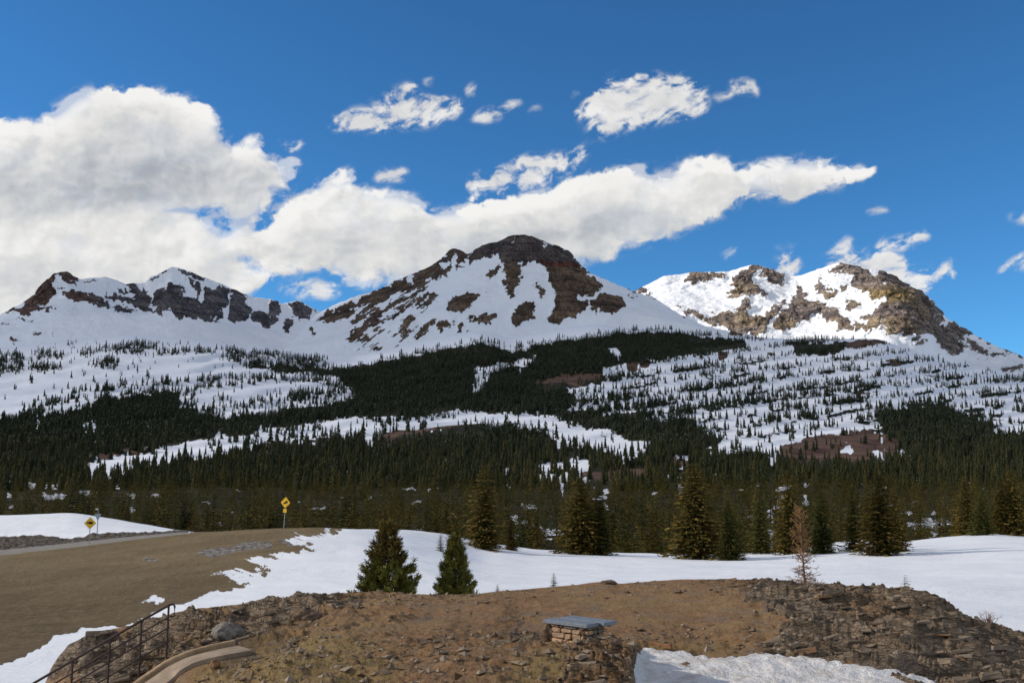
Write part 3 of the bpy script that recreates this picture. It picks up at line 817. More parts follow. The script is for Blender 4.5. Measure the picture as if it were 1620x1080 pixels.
for f, L in ((h3, [[(150,412),(400,372),(580,370),(570,412),(400,445),(200,455)], [(430,982),(850,962),(860,1005),(600,1045),(440,1015)], [(730,310),(790,305),(810,350),(780,370),(720,350)], [(800,300),(860,300),(880,330),(830,345)], [(900,280),(980,290),(940,310)], [(1300,240),(1370,245),(1370,270),(1310,275)], [(1180,262),(1215,265),(1200,282)], [(1010,900),(1090,890),(1130,940),(1050,960)]]),
             (h4, [[(70,832),(220,792),(320,765),(540,738),(680,742),(830,792),(830,850),(740,905),(640,895),(560,915),(350,920),(150,905),(80,875)], [(470,180),(560,150),(730,150),(740,180),(600,195),(540,205)], [(710,280),(800,275),(850,310),(760,312)], [(980,375),(1080,380),(1040,405)], [(0,220),(60,240),(50,262),(0,250)], [(550,490),(700,475),(710,490),(560,500)], [(1400,650),(1480,655),(1560,690),(1440,680)]])):
    for p in L:
        poly(SOIL, f(p)); poly(OPEN, f(p), 0.0); poly(DENS, f(p), 0.05)
for f, L in ((h4, [[(660,862),(700,850),(740,905),(700,918)], [(700,782),(742,800),(722,818)], [(820,850),(960,858),(900,885),(830,885)], [(1480,610),(1620,600),(1620,640),(1520,640)]]),
             (h5, [[(500,460),(590,470),(580,500),(500,480)], [(410,520),(480,530),(470,575),(430,555)], [(620,620),(760,620),(760,662),(640,668)], [(1010,370),(1060,380),(1050,410),(1020,400)], [(360,260),(430,250),(430,300),(390,290)], [(750,270),(775,270),(765,360),(755,350)], [(1140,180),(1160,180),(1160,245),(1145,245)], [(1390,210),(1420,225),(1440,255),(1410,245)], [(1480,280),(1520,285),(1520,350),(1495,345)], [(1100,655),(1150,660),(1145,695),(1110,690)], [(940,350),(965,350),(960,375)], [(1440,165),(1560,170),(1580,205),(1500,185)], [(620,480),(650,480),(650,510)], [(1460,560),(1500,560),(1500,600),(1470,600)]]),
             (h6, [[(190,190),(300,180),(290,200),(200,205)], [(330,170),(400,172),(390,190)], [(575,235),(605,238),(605,255),(585,252)], [(510,145),(535,140),(530,175)], [(1160,50),(1220,45),(1200,70)], [(20,165),(50,170),(45,190)], [(855,350),(875,350),(875,375)], [(970,350),(1000,350),(1000,372),(972,372)]]),
             (h7, [[(225,335),(245,335),(245,375),(230,375)], [(310,330),(325,330),(325,350)], [(50,440),(100,410),(100,430),(60,465)], [(0,500),(40,505),(40,600),(0,610)], [(870,600),(1200,560),(1200,600),(1000,640),(880,625)], [(1040,500),(1065,500),(1060,540),(1045,535)], [(590,255),(605,255),(600,300),(588,300)], [(500,560),(520,560),(515,610)], [(960,560),(1050,550),(1050,575),(970,575)]])):
    for p in L:
        opening(f(p), 0.1)
opening(h4([(350,725),(460,715),(460,760),(350,765)]), 0.0)

cols = np.arange(-260, 1881, 2.5)
tl = row(cols, TREELINE, 8) - 15 * sstep(1010, 930, cols)
hrows = []
for D, py in ((175, 935), (235, 868), (330, 838), (440, 803), (580, 772), (740, 742), (920, 714), (1120, 687), (1320, 660)):
    hrows.append((cols * 0 + py, cols * 0 + D))
for s, D in ((0.22, 1580), (0.46, 1880), (0.72, 2220), (0.9, 2480), (1.0, 2660)):
    hrows.append((660 + (tl - 660) * s, cols * 0 + D))
hrows.append((tl + 25, cols * 0 + 2850))
GH = Grid(cols, hrows, [6, 10, 18, 18, 18, 16, 16, 16, 18, 20, 22, 16, 10, 8], ease=6)
q = GH.p
und = fbm(q[..., 0] / 160, q[..., 1] / 160, o=4) * 0.0055 * q[..., 1] * np.clip((2600 - q[..., 1]) / 500, 0, 1)
# ledges of the terraced slopes
v = (GH.PY + 0.13 * GH.PX + 3 * noise(GH.PX / 60, GH.PY / 30)) / 17.0
led = (v - np.floor(v)); led = sstep(0, 0.75, led) - sstep(0.8, 1.0, led)
q[..., 2] += und + led * 0.0030 * q[..., 1] * sstep(760, 700, GH.PY) * sstep(545, 570, GH.PY)
OPENS, SOILS = blur(OPEN, 1.3), blur(SOIL, 1.3)
tree_px = 10.0 / np.maximum(GH.D, 150) * F
sn = np.maximum(wsamp(OPENS, GH.PX, GH.PY, 3, 20, 3, 5), wsamp(OPENS, GH.PX, GH.PY - 0.62 * tree_px, 4, 22, 3, 6) * (samp(SOIL, GH.PX, GH.PY) < 0.5))
# thin snow between the trees of the near, lower forest
sn = np.maximum(sn, 0.9 * sstep(0.30, 0.42, fbm(GH.PX / 34, GH.PY / 15, GH.PX * 0 + 8.8, o=4, g=0.6)) * sstep(660, 720, GH.PY))
ledge_dark = sstep(0.78, 0.84, (v - np.floor(v))) * sstep(0.98, 0.92, (v - np.floor(v)))
sn = sn - ledge_dark * (0.46 * sstep(900, 1000, GH.PX) + 0.25) * sstep(0.0, 0.25, fbm(GH.PX / 40, GH.PY / 12, o=2) + 0.1) * sstep(720, 690, GH.PY) * sstep(560, 575, GH.PY)
o = mesh_np('hillside', q.reshape(-1, 3), GH.faces(), M_HILL, smooth=True, attrs={'snow': sn, 'soil': wsamp(SOILS, GH.PX, GH.PY, 4, 20, 2.5, 5)})
tag(o, 'forested hillside with open snow benches and brown soil banks below the peaks', 'hillside', kind='structure')

# ------------------------------------------------------------------ near ground: snow field, grass bank, road
cols = np.arange(-260, 1881, 2.0)
KX = [-250, 0, 110, 200, 290, 400, 500, 570, 640, 700, 760, 850, 1000, 1150, 1250, 1340, 1430, 1500, 1560, 1620, 1850]
def kr(v, sm=12): return row(cols, list(zip(KX, v)), sm)
nrows = [
 (cols * 0 + 1115, cols * 0 + 27),
 (kr([1045,1045,1040,1035,1025,1010,1005,1000,1000,1000,1000,1000,1000,1000,1000,1000,1000,1000,1000,1002,1005]), cols * 0 + 40),
 (kr([1003,1000,995,985,975,968,962,960,958,958,958,958,958,958,958,958,958,958,960,962,965]), cols * 0 + 50),
 (kr([968,965,960,950,942,936,934,932,930,930,932,932,932,932,932,932,932,932,934,936,938]), cols * 0 + 62),
 (kr([930,927,920,912,902,893,888,888,892,900,910,915,916,916,916,915,915,914,914,914,914]), cols * 0 + 75),
 (kr([898,895,888,876,866,857,853,856,868,882,895,900,903,903,902,900,899,897,896,895,895]), cols * 0 + 88),
 (kr([880,878,866,854,844,836,832,838,850,866,884,889,892,892,890,886,885,884,880,878,878], 8), cols * 0 + 100),
 (kr([872,870,859,849,841,839,838,838,843,856,874,880,884,885,880,873,870,868,864,863,866]), kr([112,112,112,112,111,110,110,110,110,112,116,120,120,120,120,120,120,120,120,120,120])),
 (kr([866,864,855,847,843,846,842,837,838,848,864,873,878,880,876,862,861,856,851,853,856]), kr([119,119,119,119,118,118,118,118,118,122,128,138,138,138,140,145,145,145,145,145,145])),
 (kr([812,812,808,821,839,850,848,838,836,841,857,869,874,876,873,853,855,848,842,846,850], 10), kr([137,137,137,136,134,130,128,126,126,132,142,156,158,158,160,178,178,178,178,178,178])),
]
dl = nrows[-1][1]
nrows.append((py_of(z_of(nrows[-1][0], dl) - 2.5, dl + 14), dl + 14))
nrows.append((py_of(cols * 0 - 18.5, dl + 60), dl + 60))
nrows.append((py_of(cols * 0 - 34, dl + 130), dl + 130))
GN = Grid(cols, nrows, [20, 26, 20, 22, 22, 22, 20, 10, 10, 26, 6, 6, 3], ease=7)
q = GN.p
BANK = new_map(); SNTONG = new_map(); DIRT = new_map(); GRAV = new_map()
poly(BANK, [(-260,1053),(0,1053),(35,1043),(46,1034),(77,1017),(84,1006),(120,999),(130,992),(176,992),(200,990),(232,976),(260,962),(299,951),(338,934),(380,930),(422,911),(433,900),(454,879),(492,862),(528,845),(549,834),(560,825),(400,820),(300,835),(300,846),(290,838),(-260,850)])
for p in ([(870,600),(1000,580),(1080,575),(1190,600),(1130,625),(1060,625),(1000,605)], [(1085,520),(1200,510),(1300,540),(1300,570),(1150,555)], [(680,700),(740,700),(745,720),(690,732),(610,730)],
          [(1180,480),(1330,500),(1400,520),(1300,530)], [(1270,430),(1420,410),(1500,400),(1450,440),(1330,470)], [(560,655),(578,655),(575,664)], [(820,652),(835,655),(825,662)]):
    poly(BANK, h6(p), 0)
poly(BANK, h6([(1300,490),(1400,470),(1440,500),(1350,500)]), 0.9)
poly(GRAV, h6([(880,500),(930,475),(1050,470),(1080,445),(1220,450),(1230,475),(1080,490),(960,518)]))
poly(GRAV, h6([(630,520),(660,512),(715,520),(705,535),(645,530)]))
poly(GRAV, h6([(1230,440),(1500,395),(1540,420),(1420,440),(1300,480)]), 0.6)
poly(DIRT, [(-260,848),(0,848),(60,847),(90,850),(112,852),(130,850),(150,844),(200,842),(240,841),(262,841),(300,839),(300,850),(200,860),(-260,895)])
bank = wsamp(blur(BANK, 1.6), GN.PX, GN.PY, 4, 26, 2, 7)
ramp_ = blur(BANK, 10)
rr1 = samp(ramp_, GN.PX, GN.PY)
bank = 0.45 * bank + 0.55 * rr1 + 1.15 * fbm((GN.PX * 0.93 + GN.PY * 0.37) / 26, (GN.PY * 0.93 - GN.PX * 0.37) / 4.0, o=3, g=0.6) * 4 * rr1 * (1 - rr1) * sstep(300, 420, GN.PX)
bank = np.clip(bank, 0, 1)
dirt = samp(blur(DIRT, 1.2), GN.PX, GN.PY) * (q[..., 1] > 108)
far_side = (q[..., 1] > 111)
snow = np.where(far_side & (GN.PX < 570), 1 - dirt, 1 - bank)
und = fbm(q[..., 0] / 14, q[..., 1] / 14, o=4) * 0.28 + fbm(q[..., 0] / 2.2, q[..., 1] / 2.2, o=4) * 0.10 * (1 - np.clip(snow, 0, 1))
und += dirt * np.abs(fbm(q[..., 0] / 1.6, q[..., 1] / 1.6, o=4)) * 0.9
roadm = (GN.PX < 300) & (q[..., 1] > 99.5) & (q[..., 1] < 112.3)
q[..., 2] += und * np.where(roadm, 0.1, 1.0)
fr = (roadm[:-1, :-1] & roadm[1:, 1:])
fsnow = ((snow[:-1, :-1] + snow[1:, 1:]) * 0.5 > 0.5) & ~fr
fbank = ~fsnow & ~fr
at = {'snow': snow, 'low': sstep(870, 960, GN.PY + 14 * fbm(GN.PX / 60, GN.PY / 20, o=3)), 'dirt': dirt, 'gravel': samp(blur(GRAV, 1.5), GN.PX, GN.PY)}
def submesh(name, sel, mat, label, cat):
    f = GN.faces(sel)
    used = np.unique(f)
    mp = np.zeros(q.shape[0] * q.shape[1], np.int64); mp[used] = np.arange(len(used))
    o = mesh_np(name, q.reshape(-1, 3)[used], mp[f], mat, smooth=True, attrs={k: v.ravel()[used] for k, v in at.items()})
    tag(o, label, cat, kind='structure')
submesh('snow_field', fsnow, M_NEAR, 'smooth white snow field spread between the knoll and the forest', 'snow')
submesh('grass_bank', fbank, M_NEAR, 'brown dormant grass bank sloping down from the road', 'bank')
submesh('road', fr, M_ROAD, 'pale strip of road along the top of the grass bank', 'road')

# ------------------------------------------------------------------ foreground knoll
BROW = [(-60,1260),(20,1200),(60,1110),(81,1056),(94,1038),(109,1021),(128,1009),(158,997),(178,994),(207,989),(232,978),(262,975),(274,969),(321,962),(400,952),(470,943),(540,939),(593,936),(674,941),(751,939),(800,934),(857,929),(909,925),(940,921),(962,918),(980,923),(1039,918),(1080,916),(1150,915),(1196,918),(1235,923),(1326,929),(1414,932),(1467,943),(1499,960),(1520,978),(1555,988),(1590,999),(1620,1002),(1720,1030),(1880,1080)]
cols = np.arange(-60, 1881, 1.6)
def kz(tab, sm=8): return row(cols, tab, sm)
bd = kz([(-60, 23), (60, 24), (200, 25), (400, 27), (540, 30), (1200, 31), (1450, 30), (1620, 29), (1880, 29)], 20)
bpy_ = row(cols, BROW, 3)
k25 = bd - 4.5
krows_z = [
 (6.5, kz([(-60,-8),(60,-6.5),(150,-5.6),(250,-4.3),(350,-2.4),(450,-1.6),(960,-1.6),(1000,-1.9),(1030,-3.8),(1880,-4.2)])),
 (8.5, kz([(-60,-8),(60,-6.5),(150,-5.6),(250,-4.4),(350,-2.6),(450,-1.95),(960,-1.95),(1000,-2.2),(1022,-3.7),(1880,-4.2)])),
 (11, kz([(-60,-8),(60,-6.3),(200,-4.8),(300,-3.2),(380,-2.5),(450,-2.3),(900,-2.3),(960,-2.35),(1000,-2.45),(1016,-3.6),(1880,-4.2)], 4)),
 (14, kz([(-60,-8),(60,-6.0),(200,-4.8),(300,-3.7),(360,-3.0),(450,-2.62),(850,-2.58),(950,-2.6),(1000,-2.68),(1014,-3.55),(1620,-3.7),(1880,-4.4)], 4)),
 (16.3, kz([(-60,-8),(60,-5.8),(200,-4.7),(300,-3.85),(380,-3.2),(450,-2.82),(780,-2.72),(850,-2.62),(950,-2.64),(1000,-2.78),(1014,-3.45),(1400,-3.5),(1620,-3.9),(1880,-4.6)], 4)),
 (18.3, kz([(-60,-8),(60,-5.7),(200,-4.6),(300,-3.85),(400,-3.3),(500,-3.05),(780,-2.98),(850,-2.84),(950,-2.84),(1000,-3.0),(1014,-3.35),(1400,-3.4),(1620,-3.9),(1880,-4.7)], 6)),
 (21, kz([(-60,-8),(40,-5.6),(113,-5.05),(175,-4.6),(228,-4.18),(267,-3.8),(330,-3.65),(400,-3.5),(540,-3.2),(850,-3.2),(1000,-3.25),(1100,-3.35),(1250,-3.1),(1400,-3.15),(1500,-3.5),(1620,-4.0),(1880,-5)])),
]
rws = [(py_of(z, cols * 0 + D), cols * 0 + D) for D, z in krows_z]
zb = z_of(bpy_, bd)
z25 = kz([(-60,-8),(60,-5.2),(110,-4.6),(200,-4.0),(300,-3.45),(400,-3.35),(540,-3.2),(850,-3.15),(1000,-3.1),(1200,-2.95),(1350,-2.95),(1450,-3.1),(1550,-3.8),(1620,-4.2),(1880,-5.2)])
dm = np.maximum(21.5 + 0 * cols, bd - 3.5)
rws.append((py_of(np.minimum(z25, zb + 0.35), dm), dm))
rws.append((bpy_, bd))
rws.append((py_of(zb - 0.7, bd + 0.9), bd + 0.9))
rws.append((py_of(zb - 4.0, bd + 3.5), bd + 3.5))
rws.append((py_of(zb - 9.0, bd + 9), bd + 9))
GK = Grid(cols, rws, [14, 26, 44, 34, 34, 44, 50, 56, 8, 12, 8], ease=0)
# smooth a little along distance except at the brow
KP0 = GK.p.copy()
q = GK.p
KROCK = new_map(); OCH = new_map(); MOSS = new_map()
poly(KROCK, [(60,1080),(94,1030),(130,1000),(178,985),(262,968),(330,955),(470,938),(560,932),(560,955),(480,975),(440,985),(420,1010),(330,1020),(270,1040),(200,1080)])
poly(KROCK, [(1090,905),(1196,905),(1414,925),(1480,940),(1530,975),(1620,995),(1880,1060),(1880,1160),(1450,1160),(1400,1068),(1300,1050),(1225,1050),(1175,1030),(1230,1008),(1268,985),(1225,962),(1190,940),(1130,930)])
poly(KROCK, [(900,1030),(960,1022),(1004,1015),(1006,1160),(900,1160),(880,1085),(905,1055)])
poly(KROCK, [(760,1010),(830,985),(880,985),(870,1010),(800,1030)], 0.7)
poly(KROCK, [(330,1060),(380,1030),(450,1000),(500,985),(540,990),(500,1010),(430,1035),(380,1060),(350,1085),(310,1085)], 0.75)
poly(KROCK, [(600,940),(760,935),(900,928),(1100,915),(1200,918),(1200,930),(1060,928),(900,940),(820,955),(700,958),(600,955)], 0.62)
poly(KROCK, [(640,1000),(740,975),(800,968),(850,975),(780,1005),(700,1030),(620,1040)], 0.58)
poly(OCH, [(870,1030),(1004,1015),(1010,1160),(860,1160)]); poly(OCH, [(1320,940),(1480,960),(1440,990),(1330,975)], 0.8); poly(OCH, [(430,985),(560,960),(570,1000),(470,1010)], 0.9); poly(OCH, [(210,1040),(300,1000),(400,1000),(330,1030),(240,1075)], 0.8)
poly(MOSS, [(380,1000),(560,1010),(640,1060),(560,1120),(330,1120),(300,1085)], 0.8); poly(MOSS, [(820,1040),(900,1035),(890,1110),(800,1110)], 0.9); poly(MOSS, [(990,1022),(1150,1020),(1180,1038),(1010,1034)], 0.9)
rk = wsamp(0.4 * blur(KROCK, 6) + 0.6 * blur(KROCK, 26), GK.PX, GK.PY, 26, 75, 8, 16)
rkr = sstep(0.35, 0.85, rk)
# footpath line (outer edge), used to level the ground under it
PATH = [(368,1019,21.4),(352,1022,21.25),(330,1027,21.1),(290,1038,20.9),(258,1053,20.7),(222,1078,20.4),(180,1108,20.1),(130,1140,19.9),(70,1175,19.8)]
PO = np.array([P(a, b, d) for a, b, d in PATH])
def resample(p, n):
    d = np.concatenate([[0], np.cumsum(np.linalg.norm(np.diff(p, axis=0), axis=1))])
    t = np.linspace(0, d[-1], n)
    r = np.stack([np.interp(t, d, p[:, k]) for k in range(3)], -1)
    for _ in range(6):
        r[1:-1] = (r[:-2] + 2 * r[1:-1] + r[2:]) / 4
    return r
PO = resample(PO, 60)
tan = np.gradient(PO, axis=0); tan[:, 2] = 0; tan /= np.linalg.norm(tan, axis=1, keepdims=True)
nor = np.stack([-tan[:, 1], tan[:, 0], 0 * tan[:, 0]], -1)       # to the side of the viewer
if nor[30, 1] > 0: nor = -nor
PI_ = PO + nor * 0.88
PC = PO + nor * 0.5
sub = (q[..., 0] < -3.0) & (q[..., 1] > 15) & (q[..., 1] < 26)
dist = np.full(q.shape[:2], 99.0); zz = np.zeros(q.shape[:2])
qs = q[sub]
dd = np.hypot(qs[:, None, 0] - PC[None, :, 0], qs[:, None, 1] - PC[None, :, 1])
dist[sub] = dd.min(1); zz[sub] = PC[dd.argmin(1), 2]
pw = sstep(1.1, 0.6, dist)
# rock and soil relief
x, y, z = q[..., 0], q[..., 1], q[..., 2]
brow_k = np.clip((GK.D - 6) / 3, 0, 1)
sl = fbm(x / 1.5 + 0.35 * y, y / 1.0, z / 0.8, o=3, g=0.55, ridged=True)
rel = fbm(x / 2.6, y / 2.6, o=4, g=0.55) * 0.10
rockrel = sl * 0.11 + fbm(x / 0.6, y / 0.45 + x * 0.3, o=3, g=0.5, ridged=True) * 0.06
tv = (x * 0.22 + y * 0.9 + 1.1 * fbm(x / 2.0, y / 2.0, o=3)) / 0.75
terr = (tv - np.floor(tv)); rockrel += (sstep(0.0, 0.14, terr) - terr) * 0.42
tv2 = (x * 0.30 + y * 0.8 + 0.5 * fbm(x / 0.9, y / 0.9, o=3)) / 0.27
terr2 = tv2 - np.floor(tv2); rockrel += (sstep(0.0, 0.2, terr2) - terr2) * 0.15
soilrel = fbm(x / 0.9, y / 0.7, o=3) * 0.13 + fbm(x / 0.30, y / 0.30, o=4, g=0.65) * 0.085 + np.clip(fbm(x / 0.6, y / 0.6, o=3), 0.1, 1) * 0.16
keep = sstep(0, 0.5, (bd[None, :] - GK.D)) * 0.75 + 0.25
rockrel -= rockrel[rk > 0.5].mean()
macro = fbm(x / 3.2, y / 2.2 + 0.3 * x, o=3) * 0.30 + (lambda w: (sstep(0.0, 0.25, w - np.floor(w)) - (w - np.floor(w))) * 0.30)((x * 0.5 + y * 0.75 + 1.3 * fbm(x / 2.5, y / 2.5, o=2)) / 1.9)
bare = sstep(600, 700, GK.PX) * sstep(1230, 1150, GK.PX) * sstep(1005, 985, GK.PY)
soilrel = soilrel * (1 - 0.62 * bare)
macro -= macro[rk > 0.6].mean() + 0.04
dz = (rel + (rockrel + macro * np.clip((bd[None, :] - GK.D - 0.3) / 3, 0, 1) * (1 - sstep(560, 640, GK.PX) * sstep(1150, 1090, GK.PX))) * rkr + soilrel * (1 - rkr)) * brow_k * keep
q[..., 2] = (z + dz) * (1 - pw) + (zz - 0.09) * pw
# vertical jointing on the ledge beside the plinth
ledge = samp(blur(OCH, 4), GK.PX, GK.PY) * ((GK.PX > 860) & (GK.PX < 1020) & (y < 18))
q[..., 1] += fbm(x / 0.16, z / 0.7, o=3, ridged=True) * 0.05 * ledge
o = mesh_np('knoll', q.reshape(-1, 3), GK.faces(), M_KNOLL, smooth=True,
            attrs={'rock': rk, 'ochre': samp(blur(OCH, 6), GK.PX, GK.PY), 'moss': samp(blur(MOSS, 9), GK.PX, GK.PY)})
tag(o, 'brown rocky knoll of soil and layered rock in the foreground', 'knoll', kind='structure')

# old snow patch in front, lower right
sm = new_map()
poly(sm, [(1004,1036),(1030,1034),(1080,1038),(1120,1046),(1164,1047),(1180,1040),(1196,1037),(1240,1042),(1270,1045),(1326,1052),(1379,1060),(1418,1069),(1467,1080),(1560,1110),(1600,1160),(1004,1160)])
smb = blur(sm, 4)
sel = (GK.PX > 985) & (GK.PX < 1640) & (GK.D < 19.6)
cidx = np.where((GK.cols > 985) & (GK.cols < 1640))[0]; ridx = np.where(GK.D[:, 800] < 19.6)[0]
kb = KP0[ridx[0]:ridx[-1] + 1, cidx[0]:cidx[-1] + 1].copy()
ppx, ppy = proj(kb)
mk = wsamp(smb, ppx, np.minimum(ppy, 1130), 5, 30, 0.8, 9)
kb[..., 2] += (sstep(0.15, 0.95, mk) * 0.26 - 0.13) + fbm(kb[..., 0] / 0.7, kb[..., 1] / 0.7, o=4, g=0.6) * 0.10 * mk
r_, c_ = kb.shape[:2]; I = np.arange(r_ * c_).reshape(r_, c_)
f = np.stack([I[:-1, :-1], I[:-1, 1:], I[1:, 1:], I[1:, :-1]], -1)
f = f[(mk[:-1, :-1] > 0.12)]
o = mesh_np('snow_patch', kb.reshape(-1, 3), f, M_OSNOW, smooth=True)
tag(o, 'dirty granular snow patch at the foot of the knoll', 'snow patch', kind='structure')

# ------------------------------------------------------------------ wide land beyond the frame
a = np.linspace(0, 2 * math.pi, 97)[:-1]
V = [(0, 0, -46)]
fr_ = []
for k, r in enumerate((60, 300, 1200, 4000, 12000, 30000)):
    for t in a:
        V.append((math.cos(t) * r, math.sin(t) * r, -46 + 0.5 * math.sin(5 * t) * (r > 300)))
V = np.array(V)
tri = np.array([(0, 1 + i, 1 + (i + 1) % 96) for i in range(96)])
quads = np.array([(1 + k * 96 + i, 1 + (k + 1) * 96 + i, 1 + (k + 1) * 96 + (i + 1) % 96, 1 + k * 96 + (i + 1) % 96) for k in range(5) for i in range(96)])
nb = len(V)
o = mesh_np('valley_floor', V, [tri, quads], M_HILL, attrs={'snow': np.full(nb, 0.8), 'soil': np.zeros(nb)})
tag(o, 'low snowy valley floor reaching to the horizon', 'ground', kind='structure')

# ------------------------------------------------------------------ sky: cumulus on a far backdrop, blue from the sky texture
CL = new_map(); THIN = new_map(); GREY = new_map()
zc = lambda p: T(810, 80, 2, p)
for p in [[(-260,190),(0,188),(35,190),(60,195),(95,172),(125,142),(160,140),(195,148),(215,140),(240,145),(275,148),(300,162),(330,167),(345,195),(350,225),(375,235),(400,220),(415,217),(420,245),(440,260),(465,245),(480,255),(465,280),(450,300),(430,330),(410,338),(380,350),(345,345),(320,330),(300,330),(-260,360)],
          [(-260,330),(310,335),(330,360),(360,365),(400,345),(430,345),(450,330),(480,310),(510,285),(545,268),(565,275),(560,300),(600,305),(640,305),(665,320),(680,340),(720,330),(760,325),(810,310),(860,300),(910,285),(940,280),(1000,265),(1020,262),(1025,280),(1060,275),(1090,255),(1120,247),(1145,250),(1165,272),(1200,265),(1240,248),(1260,255),(1300,252),(1340,265),(1390,268),(1385,277),(1350,285),(1310,295),(1260,312),(1200,308),(1160,315),(1130,340),(1100,355),(1065,365),(1060,375),(1020,385),(990,390),(960,415),(920,410),(900,440),(700,450),(600,450),(560,450),(520,425),(470,428),(430,440),(400,450),(380,470),(340,500),(-260,600)],
          ]:
    poly(CL, p)
MID = new_map()
for p in [zc([(180,200),(230,190),(260,150),(310,120),(330,95),(440,75),(470,100),(540,90),(580,95),(610,130),(600,190),(540,215),(440,220),(360,240),(310,270),(250,265),(240,220)]),
          [(740,300),(760,280),(800,270),(830,255),(870,250),(900,245),(930,235),(937,240),(905,265),(870,275),(830,290),(800,305),(770,318),(748,318)],
          [(520,200),(545,182),(580,178),(600,165),(625,150),(655,132),(660,140),(645,155),(665,160),(700,158),(720,160),(728,170),(705,185),(680,190),(640,195),(600,205),(560,200)],
          zc([(1000,690),(1050,660),(1090,645),(1170,650),(1230,665),(1280,690),(1330,690),(1390,675),(1400,700),(1350,730),(1300,755),(1280,770),(1200,760),(1000,740)]),
          zc([(830,690),(860,650),(885,645),(905,680),(905,720),(830,715)])]:
    poly(MID, p)
for p in ([(310,330),(355,330),(358,345),(345,360),(335,355),(315,345)], [(378,402),(410,403),(415,420),(395,432),(380,418)], [(596,430),(622,434),(610,452),(598,452)], [(330,346),(374,352),(362,368),(345,374)], [(398,350),(438,318),(444,338),(424,362),(405,366)], [(425,300),(452,300),(446,326),(430,332)]):
    poly(CL, p, 0)
for p, v in (([(670,122),(690,116),(685,128),(670,135)], .8), ([(738,142),(757,132),(752,150),(740,160)], .9), ([(735,190),(760,178),(790,170),(815,155),(822,164),(790,187),(770,196),(745,196)], .95),
             (zc([(615,160),(680,125),(700,95),(760,90),(785,110),(775,135),(700,138),(640,162)]), 1.0), (zc([(160,150),(200,130),(215,150),(170,165)]), .6), (zc([(40,192),(70,172),(92,185),(60,200)]), .8),
             ([(583,282),(600,268),(640,264),(652,272),(635,285),(600,287)], 1.0), ([(425,225),(470,220),(490,214),(482,232),(470,245),(450,232)], .85),
             (zc([(975,655),(1030,618),(1060,588),(1085,598),(1110,620),(1050,642),(1000,664)]), 1.0), (zc([(1145,645),(1180,600),(1240,588),(1315,566),(1318,592),(1250,628),(1170,645)]), 1.0),
             (zc([(1110,518),(1140,498),(1182,488),(1178,510),(1120,527)]), .9), (zc([(1545,695),(1590,652),(1620,636),(1680,645),(1650,685),(1560,700)]), 1.0), (zc([(650,642),(690,622),(732,618),(722,634),(660,648)]), .75),
             (zc([(815,622),(905,612),(900,628),(820,630)]), .6), (zc([(1560,525),(1630,510),(1700,520),(1640,550)]), .7), ([(425,455),(480,440),(540,445),(545,470),(480,480)], .75), (zc([(325,738),(350,728),(352,745)]), .9)):
    poly(THIN, p, v)
for p, v in (([(-260,260),(60,275),(120,235),(200,255),(300,240),(350,262),(430,272),(415,312),(330,325),(150,332),(-260,325)], 1.0), ([(120,190),(160,165),(250,185),(300,210),(260,240),(140,245)], 0.45),
             ([(620,385),(800,350),(950,335),(1080,330),(1020,375),(940,405),(900,430),(620,435)], 0.75), ([(-260,420),(200,430),(300,470),(-260,540)], 0.4), ([(440,380),(560,370),(620,400),(560,430),(440,420)], 0.45),
             ([(1130,300),(1240,285),(1330,285),(1240,310),(1150,320)], 0.5)):
    poly(GREY, p, v)  # grey interiors: cloud shade drawn into the emitted colour
CLs, CLw, THs, GRs, MDs = blur(CL, 4), blur(CL, 20), blur(THIN, 6), blur(GREY, 22), 0.35 * blur(MID, 4) + 0.65 * blur(MID, 13)
cols = np.arange(-250, 1871, 1.55); rws_ = np.arange(64, 640, 1.55)
PXg, PYg = np.meshgrid(cols, rws_)
O_ = PXg * 0
wx = fbm(PXg / 90, PYg / 70, O_, o=5) * 30; wy = fbm(PXg / 90 + 40, PYg / 70 + 9, O_, o=5) * 24
bil = fbm((PXg + wx) / 75, (PYg + wy) / 55, O_ + 2.1, o=6, g=0.58)
bilr = fbm((PXg + wx * 0.6) / 34, (PYg + wy * 0.6) / 26, O_ + 7.7, o=5, g=0.6, ridged=True)
c0 = 0.5 * samp(CLs, PXg + wx * 0.35, PYg + wy * 0.35) + 0.5 * samp(CLw, PXg + wx * 0.3, PYg + wy * 0.3)
edgew = np.clip(4 * c0 * (1.02 - c0), 0, 1)
wn_ = fbm((PXg * 0.92 - PYg * 0.39 + wx) / 34, (PXg * 0.39 + PYg * 0.92 + wy) / 15, O_ + 4.4, o=6, g=0.62)
fine_ = fbm((PXg + wx) / 16, (PYg + wy) / 13, O_ + 12, o=4, g=0.65)
dens = c0 + (bil * 1.45 + (bilr - 0.25) * 0.45 + fine_ * 0.30 + wn_ * 0.55) * (0.08 + 0.92 * edgew)
soft = 0.34 + 0.85 * sstep(-0.25, 0.30, fbm(PXg / 130, PYg / 90, O_ + 31, o=3))
sharp = sstep(0.0, 1.0, (dens - 0.27) / soft) * sstep(0.04, 0.30, c0)
sharp = np.maximum(sharp, sstep(0.62, 0.93, c0) * (0.93 + 0.07 * sstep(-0.2, 0.2, bil)))
